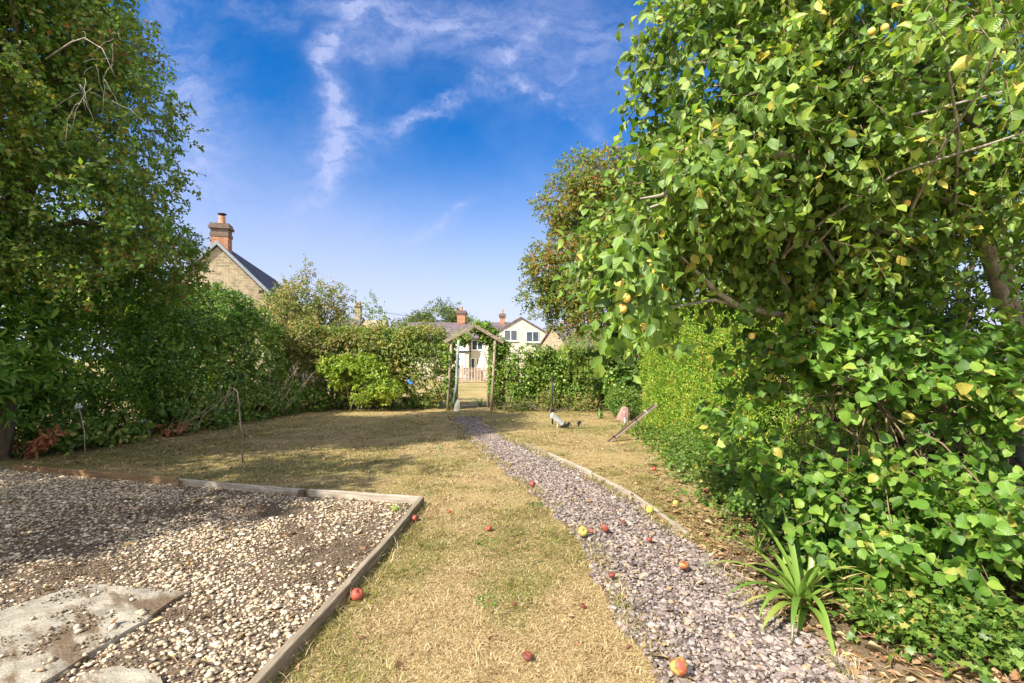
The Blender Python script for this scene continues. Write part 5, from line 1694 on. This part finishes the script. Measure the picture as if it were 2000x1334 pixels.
gzh = -.5
def window(mbname, x0, x1, z0, z1, y, parent, nmull=1, frame='white_paint', fw=.06, pane='glass', curtain=False):
    f = MB()
    f.box(x0, x1, y - .05, y + .01, z0, z0 + fw)
    f.box(x0, x1, y - .05, y + .01, z1 - fw, z1)
    f.box(x0, x0 + fw, y - .05, y + .01, z0 + fw, z1 - fw)
    f.box(x1 - fw, x1, y - .05, y + .01, z0 + fw, z1 - fw)
    for i in range(nmull):
        xm = x0 + (x1 - x0) * (i + 1) / (nmull + 1)
        f.box(xm - fw / 2, xm + fw / 2, y - .045, y + .01, z0 + fw, z1 - fw)
    w_ = f.build('window', M[frame], parent)
    g_ = MB().box(x0 + fw, x1 - fw, y - .02, y - .012, z0 + fw, z1 - fw)
    g_.build('pane', M[pane], w_)
    s_ = MB().box(x0 - .08, x1 + .08, y - .10, y, z0 - .07, z0 - .003)
    s_.build('sill', M['white_paint' if frame == 'white_paint' else frame], w_)
    return w_


HYm, HYg = 45.0, 42.0
root = empty('white_house', (0, HYm, gzh), 0, 'white rendered two storey house with a gabled wing seen over the arch and trellis', 'house')
sx = lambda px, Y: (px - CX) / F * Y
sz = lambda py, Y: H - (py - HY) / F * Y
X0, X1 = sx(790, HYm), sx(1000, HYm)
ze = sz(662, HYm)
# main range walls with openings left as windows set proud
MB().box(X0, X1, HYm, HYm + 6, gzh, ze).build('wall', M['plaster_cream'], root)
zr = sz(632, HYm + 3)
rf = MB()
rf.prism([(HYm - .3, ze - .05), (HYm - .3, ze + .1), (HYm + 3, zr + .12), (HYm + 6.3, ze + .1), (HYm + 6.3, ze - .05), (HYm + 3, zr - .05)], 'x', X0 - .2, X1 + 1.4)
rf = rf.build('roof', M['slate_purple'], root)
# gable wing
gx0, gx1 = sx(965, HYg), sx(1070, HYg)
gxa = (gx0 + gx1) / 2
gze, gza = sz(652, HYg), sz(622, HYg)
MB().prism([(gx0, gzh), (gx1, gzh), (gx1, gze), (gxa, gza), (gx0, gze)], 'y', HYg, HYg + 8).build('gable_wall', M['plaster'], root)
gr = MB()
th = .14
gr.prism([(gx0 - .18, gze - .14), (gx0 - .18, gze - .14 + th), (gxa, gza + .02 + th), (gx1 + .18, gze - .14 + th), (gx1 + .18, gze - .14), (gxa, gza + .02)], 'y', HYg - .12, HYg + 8.2)
gr = gr.build('roof', M['slate_purple'], root)
for (px0, px1, py0, py1) in ((984, 1011, 644, 666), (1027, 1053.5, 647, 668.5)):
    window('window', sx(px0, HYg), sx(px1, HYg), sz(py1, HYg), sz(py0, HYg), HYg, root, 1, 'grey_paint', .08)
window('window', sx(921, HYm), sx(944, HYm), sz(684, HYm), sz(664, HYm), HYm, root, 1, 'white_paint', .08)
dd = window('window', sx(919, HYm), sx(943, HYm), gzh + .05, sz(699, HYm), HYm, root, 1, 'white_paint', .08)
for a_, b_ in ((926, 931), (933.5, 938)):
    MB().box(sx(a_, HYm), sx(b_, HYm), HYm - .035, HYm - .024, gzh + .2, sz(701, HYm)).build('curtain', M['curtain'], dd)
# white glazed bay with pale blinds
bx0, bx1 = sx(893, HYm), sx(917.5, HYm)
bay = MB().box(bx0, bx1, HYm - 1.0, HYm, gzh, sz(664, HYm - 1)).build('bay', M['plaster'], root)
window('window', bx0 + .1, bx1 - .1, sz(684, HYm - 1), sz(666.5, HYm - 1), HYm - 1.0, root, 1, 'white_paint', .07, 'grey_paint')
MB().box(bx0 - .1, bx1 + .25, HYm - 1.15, HYm - 1.0, sz(687.5, HYm - 1), sz(685.3, HYm - 1)).build('ledge', M['black_metal'], root)
window('window', bx0 + .15, bx1 - .35, gzh + .1, sz(690, HYm - 1), HYm - 1.0, root, 1, 'white_paint', .09, 'grey_paint')
MB().box(sx(945, HYm), sx(963, HYm), HYm - .25, HYm, gzh, ze - .15).build('pier', M['plaster'], root)
MB().box(X0 - .2, gx0 - .02, HYm - .46, HYm - .34, ze - .08, ze + .02).build('gutter', M['black_metal'], root)
MB().box(sx(917.8, HYm), sx(919.2, HYm), HYm - .12, HYm - .02, gzh, ze - .08).build('downpipe', M['black_metal'], root)
MB().box(gx1 + .10, gx1 + .20, HYg - .10, HYg + 8, gze - .26, gze - .16).build('gutter', M['black_metal'], root)
MB().box(gx1 - .16, gx1 - .07, HYg - .10, HYg - .01, gzh, gze - .16).build('downpipe', M['black_metal'], root)


def chimney(x0, x1, y0, y1, z0, z1, parent, pots=1, capmat='brick_dark', mat='brick', potr=.13):
    ch = MB()
    ch.box(x0, x1, y0, y1, z0, z1 - .42)
    ch = ch.build('chimney', M[mat], parent)
    e = .05
    cb = MB()
    cb.box(x0 - e, x1 + e, y0 - e, y1 + e, z1 - .42, z1 - .30)
    cb.box(x0 - 2 * e, x1 + 2 * e, y0 - 2 * e, y1 + 2 * e, z1 - .30, z1 - .06)
    cb.box(x0 - e, x1 + e, y0 - e, y1 + e, z1 - .06, z1)
    cb.build('chimney_cap', M[capmat], ch)
    for i in range(pots):
        px_ = x0 + (x1 - x0) * (i + .5) / pots
        MB().at((px_, (y0 + y1) / 2, z1)).lathe([(potr * 1.05, 0), (potr, .1), (potr * .85, .35), (potr, .38), (potr, .42), (potr * .7, .42)], 12).build('chimney_pot', M['terracotta'], ch, True)
    return ch
chimney(sx(893.5, 48), sx(909, 48), 47.6, 48.6, zr - .6, sz(607, 48), root, 1)
chimney(sx(976.5, 48), sx(986, 48), 47.6, 48.3, zr - .6, sz(613, 48), root, 1, potr=.1)

# stone cottage on the left
ang = math.atan2(-2.6, 10.6)    # ridge direction leaning left as it recedes
GY = 22.0
apx = Q(425, 476, GY)
root = empty('stone_cottage', (apx.x, GY, 0), 0, 'stone cottage with slate roof and tall brick chimney beyond the left hedge', 'house')
Rz = math.atan2(2.6, 10.6)
def loc(mb, dx=0, dy=0, dz=0):
    return mb.at((apx.x + math.cos(Rz) * dx - math.sin(Rz) * dy, GY + math.sin(Rz) * dx + math.cos(Rz) * dy, dz), (0, 0, Rz))
za, hw, slope = apx.z - .12, 3.1, 1.02
zea = za - hw * slope
loc(MB()).prism([(-hw, -.3), (hw, -.3), (hw, zea), (0, za), (-hw, zea)], 'y', 0, 11).build('wall', M['stone_wall'], root)
t_ = .16
for sgn in (-1, 1):
    pr = [(0, za + .02), (0, za + .02 + t_ * 1.4), (sgn * (hw + .3), zea - .3 * slope + .02 + t_ * 1.4), (sgn * (hw + .3), zea - .3 * slope + .02)]
    loc(MB()).prism(pr if sgn > 0 else pr[::-1], 'y', .22, 11.2).build('roof', M['slate'], root)
    pr2 = [(sgn * .0, za + .07), (0, za + .25), (sgn * (hw + .34), zea - .34 * slope + .25), (sgn * (hw + .34), zea - .34 * slope + .07)]
    loc(MB()).prism(pr2 if sgn > 0 else pr2[::-1], 'y', -.14, .20).build('bargeboard', M['lead'], root)
ch0 = loc(MB(), 0, .0)
zt_ = Q(0, 433, GY).z
ch = ch0.box(-.36, .36, .21, .80, za - .35, zt_ - .55).build('chimney', M['brick'], root)
loc(MB()).box(-.39, .39, .18, .83, za + .52, za + .58).build('brick_band', M['brick_dark'], ch)
cb = loc(MB())
cb.box(-.39, .39, .18, .83, zt_ - .55, zt_ - .45)
cb.box(-.36, .36, .21, .80, zt_ - .45, zt_ - .24)
cb.box(-.44, .44, .13, .88, zt_ - .24, zt_ - .12)
cb.box(-.39, .39, .18, .83, zt_ - .12, zt_)
cb.build('chimney_cap', M['brick_dark'], ch)
loc(MB(), 0, .6, zt_).lathe([(.17, 0), (.15, .05), (.135, .36), (.15, .40)], 14).build('chimney_pot', M['terracotta'], ch, True)
loc(MB(), 0, .6, zt_).lathe([(.02, .40), (.10, .42), (.10, .48), (.19, .49), (.19, .53), (.05, .54)], 14).build('cowl', M['black_metal'], ch, True)
pl_ = loc(MB())
pl_.box(1.75, 1.95, -.2, -.15, za - 2.1, za - 1.95).build('bracket', M['black_metal'], root)

# small far cottage with stone chimney and aerial
FY = 46.0
root = empty('far_cottage', (sx(690, FY), FY, gzh), 0, 'distant cottage showing only a stone chimney with an aerial above the hedge', 'house')
fx0, fx1 = sx(640, FY), sx(740, FY)
MB().prism([(FY, gzh), (FY + 6, gzh), (FY + 6, 3.6), (FY + 3, 5.3), (FY, 3.6)], 'x', fx0, fx1).build('wall', M['stone_wall'], root)
MB().prism([(FY - .3, 3.5), (FY - .3, 3.68), (FY + 3, 5.55), (FY + 6.3, 3.68), (FY + 6.3, 3.5), (FY + 3, 5.35)], 'x', fx0 - .2, sx(692, FY)).build('roof', M['slate_purple'], root)
ch = MB().box(sx(675, FY), sx(686.5, FY), FY + 2.6, FY + 3.3, 4.6, sz(593, FY)).build('chimney', M['stone_wall'], root)
MB().box(sx(674, FY), sx(687.5, FY), FY + 2.5, FY + 3.4, sz(593, FY) + .004, sz(590, FY)).build('chimney_cap', M['slab'], ch)
for px in (678.5, 683.5):
    MB().at((sx(px, FY), FY + 2.95, sz(590, FY))).lathe([(.13, 0), (.10, .25), (.12, .3)], 10).build('chimney_pot', M['terracotta'], ch, True)
mb = MB()
mb.tube([(sx(676, FY), FY + 2.9, sz(592, FY)), (sx(674, FY), FY + 2.9, sz(570, FY))], .02, 5)
mb.tube([(sx(664, FY), FY + 2.9, sz(569, FY)), (sx(678, FY), FY + 2.9, sz(573.5, FY))], .015, 5)
for q in range(6):
    px = 665.5 + q * 2.1
    mb.tube([(sx(px, FY), FY + 2.65, sz(569.4 + q * .7, FY)), (sx(px, FY), FY + 3.15, sz(569.4 + q * .7, FY))], .01, 4)
mb.build('aerial', M['black_metal'], ch)

# house to the right with stone gable
RY = 34.0
root = empty('stone_house', (sx(1110, RY), RY, -.1), 0, 'stone gabled house with slate roof behind the conifer to the right', 'house')
yw = R(24)
def rloc(mb):
    return mb.at((sx(1110, RY), RY, 0), (0, 0, yw))
zr_, ze_ = sz(640, RY + 2), sz(677, RY)
rloc(MB()).prism([(0, -.3), (4.4, -.3), (4.4, ze_), (2.2, zr_), (0, ze_)], 'x', 0, 7).build('wall', M['stone_wall'], root)
rloc(MB()).prism([(-.25, ze_ - .16), (-.25, ze_ - .02), (2.2, zr_ + .17), (4.65, ze_ - .02), (4.65, ze_ - .16), (2.2, zr_ + .03)], 'x', -.12, 7.1).build('roof', M['slate_purple'], root)

# parasol, table and chairs on the terrace
p = (sx(944, 38), 38.0, 0)
g0 = float(gz(0, 38.0))
root = empty('parasol', (p[0], p[1], g0), 0, 'folded beige parasol standing on the terrace behind the picket fence', 'parasol')
MB().at((p[0], p[1], g0)).lathe([(.03, 0), (.03, 2.3)], 8).build('pole', M['timber'], root, True)
MB().at((p[0], p[1], g0)).lathe([(.62, .75), (.56, .95), (.40, 1.4), (.22, 2.0), (.05, 2.5), (.02, 2.55)], 9, .08, 3).build('canopy', M['canvas'], root)
MB().at((p[0], p[1], g0)).lathe([(.28, 0), (.28, .07), (.06, .1)], 12).build('base', M['black_metal'], root, True)
root = empty('garden_table', (sx(926, 36.5), 36.5, float(gz(0, 36.5))), 0, 'dark garden table behind the picket fence', 'table')
q = root.location
MB().at(q).box(-.7, .7, -.4, .4, .70, .75, bev=.01).build('tabletop', M['timber_lattice'], root)
for sx_ in (-.6, .6):
    for sy_ in (-.32, .32):
        MB().at((q.x + sx_, q.y + sy_, q.z)).box(-.03, .03, -.03, .03, 0, .70).build('leg', M['timber_lattice'], root)
for k, (px, mt, lb) in enumerate(((909, 'black_metal', 'dark garden chair at the left end of the terrace table'), (934, 'timber', 'brown wooden garden chair in front of the french window'))):
    q = Vector((sx(px, 35.6), 35.6, float(gz(0, 35.6))))
    root = empty('garden_chair', q, 0, lb, 'chair', 'garden chairs on the terrace')
    MB().at(q).box(-.24, .24, -.24, .24, .42, .46, bev=.008).build('seat', M[mt], root)
    mb = MB().at((q.x, q.y - .22, q.z), (R(8), 0, 0))
    mb.box(-.24, -.20, -.015, .015, .46, .98)
    mb.box(.20, .24, -.015, .015, .46, .98)
    mb.box(-.20, .20, -.012, .012, .90, .97)
    for xx in (-.12, -.04, .04, .12):
        mb.box(xx - .025, xx + .025, -.008, .008, .50, .90)
    mb.build('backrest', M[mt], root)
    for sx_ in (-.21, .21):
        for sy_ in (-.21, .21):
            MB().at((q.x + sx_, q.y + sy_, q.z)).box(-.02, .02, -.02, .02, 0, .42).build('leg', M[mt], root)

# overhead cable
mb = MB()
a, b = Q(655, 594, 24), Q(985, 639, 45)
a2 = Q(560, 575, 20)
mb.tube([a2] + [a.lerp(b, s) + Vector((0, 0, -.5 * 4 * s * (1 - s) * .3)) for s in np.linspace(0, 1, 14)], .012, 5)
tag(mb.build('overhead_cable', M['black_metal'], None), 'thin black overhead cable strung from the hedge top to the white house', 'cable')

# trees beyond
def far_tree(label, vols, base, n, seed, L=.28, mat='leaf_far'):
    rg = np.random.default_rng(seed)
    root = empty('tree', (base[0], base[1], float(gz(0, base[1]))), 0, label, 'tree', 'trees beyond the houses')
    pos, ow = foliage(rg, 'crown', vols, n, 5, .5, L, .6, 'small', M[mat], root, shell=.45, clump=(1.1, .40), lump=.3, spread=.8, droop=.2)
    trunk_limbs(rg, root, (base[0], base[1], -.6), (base[0], base[1], vols[0][2] + .5), .3, pos[rg.integers(0, len(pos), 14)], M['bark'], .3, .12)
far_tree('broad green tree behind the white house roof', [(-9.0, 62, 5.6, 3.6, 3, 2.9), (-11.8, 62, 5.0, 2.6, 2.6, 2.0), (-6.6, 62, 5.2, 2.0, 2.4, 2.2)], (-9, 62), 2600, 140)
far_tree('dark little tree between the white house and the stone gable', [(3.9, 47, 2.6, 1.0, 1.2, 1.6)], (3.9, 47), 500, 141, .16, 'leaf_ivy')
far_tree('low green tree beyond the hedge left of the white house', [(-9.4, 36, 2.6, 2.2, 1.6, 1.5), (-6.6, 38, 2.6, 1.6, 1.4, 1.4)], (-8.5, 36.5), 1300, 142, .16)
bush('elder_shoots', 'thin leafy young shoots rising over the back hedge below the cable', 'shoots',
     [(-4.75, 15.0, 2.9, .14, .14, .6), (-4.35, 15.0, 2.95, .13, .13, .75), (-4.0, 15.0, 2.8, .16, .14, .55), (-4.95, 15, 2.6, .13, .13, .45)], (-4.5, 15.0), 120, 5, .15, .08, .5, 'small', 'leaf_climber', seed=143, shell=.1, spread=.6, droop=-.4, stem_n=14, stem_r=.008, stem_mat='twig')
bush('far_hedge', 'clipped green hedge across the garden behind the trellis', 'hedge',
     [(4.2, 27.0, .7, 3.2, .6, .9)], (4.2, 27), 2600, 6, .2, .11, .6, 'small', 'leaf_conifer', seed=144, shell=.7, lump=.15, pw=5.0, spread=.6, droop=-.2, stem_n=0)
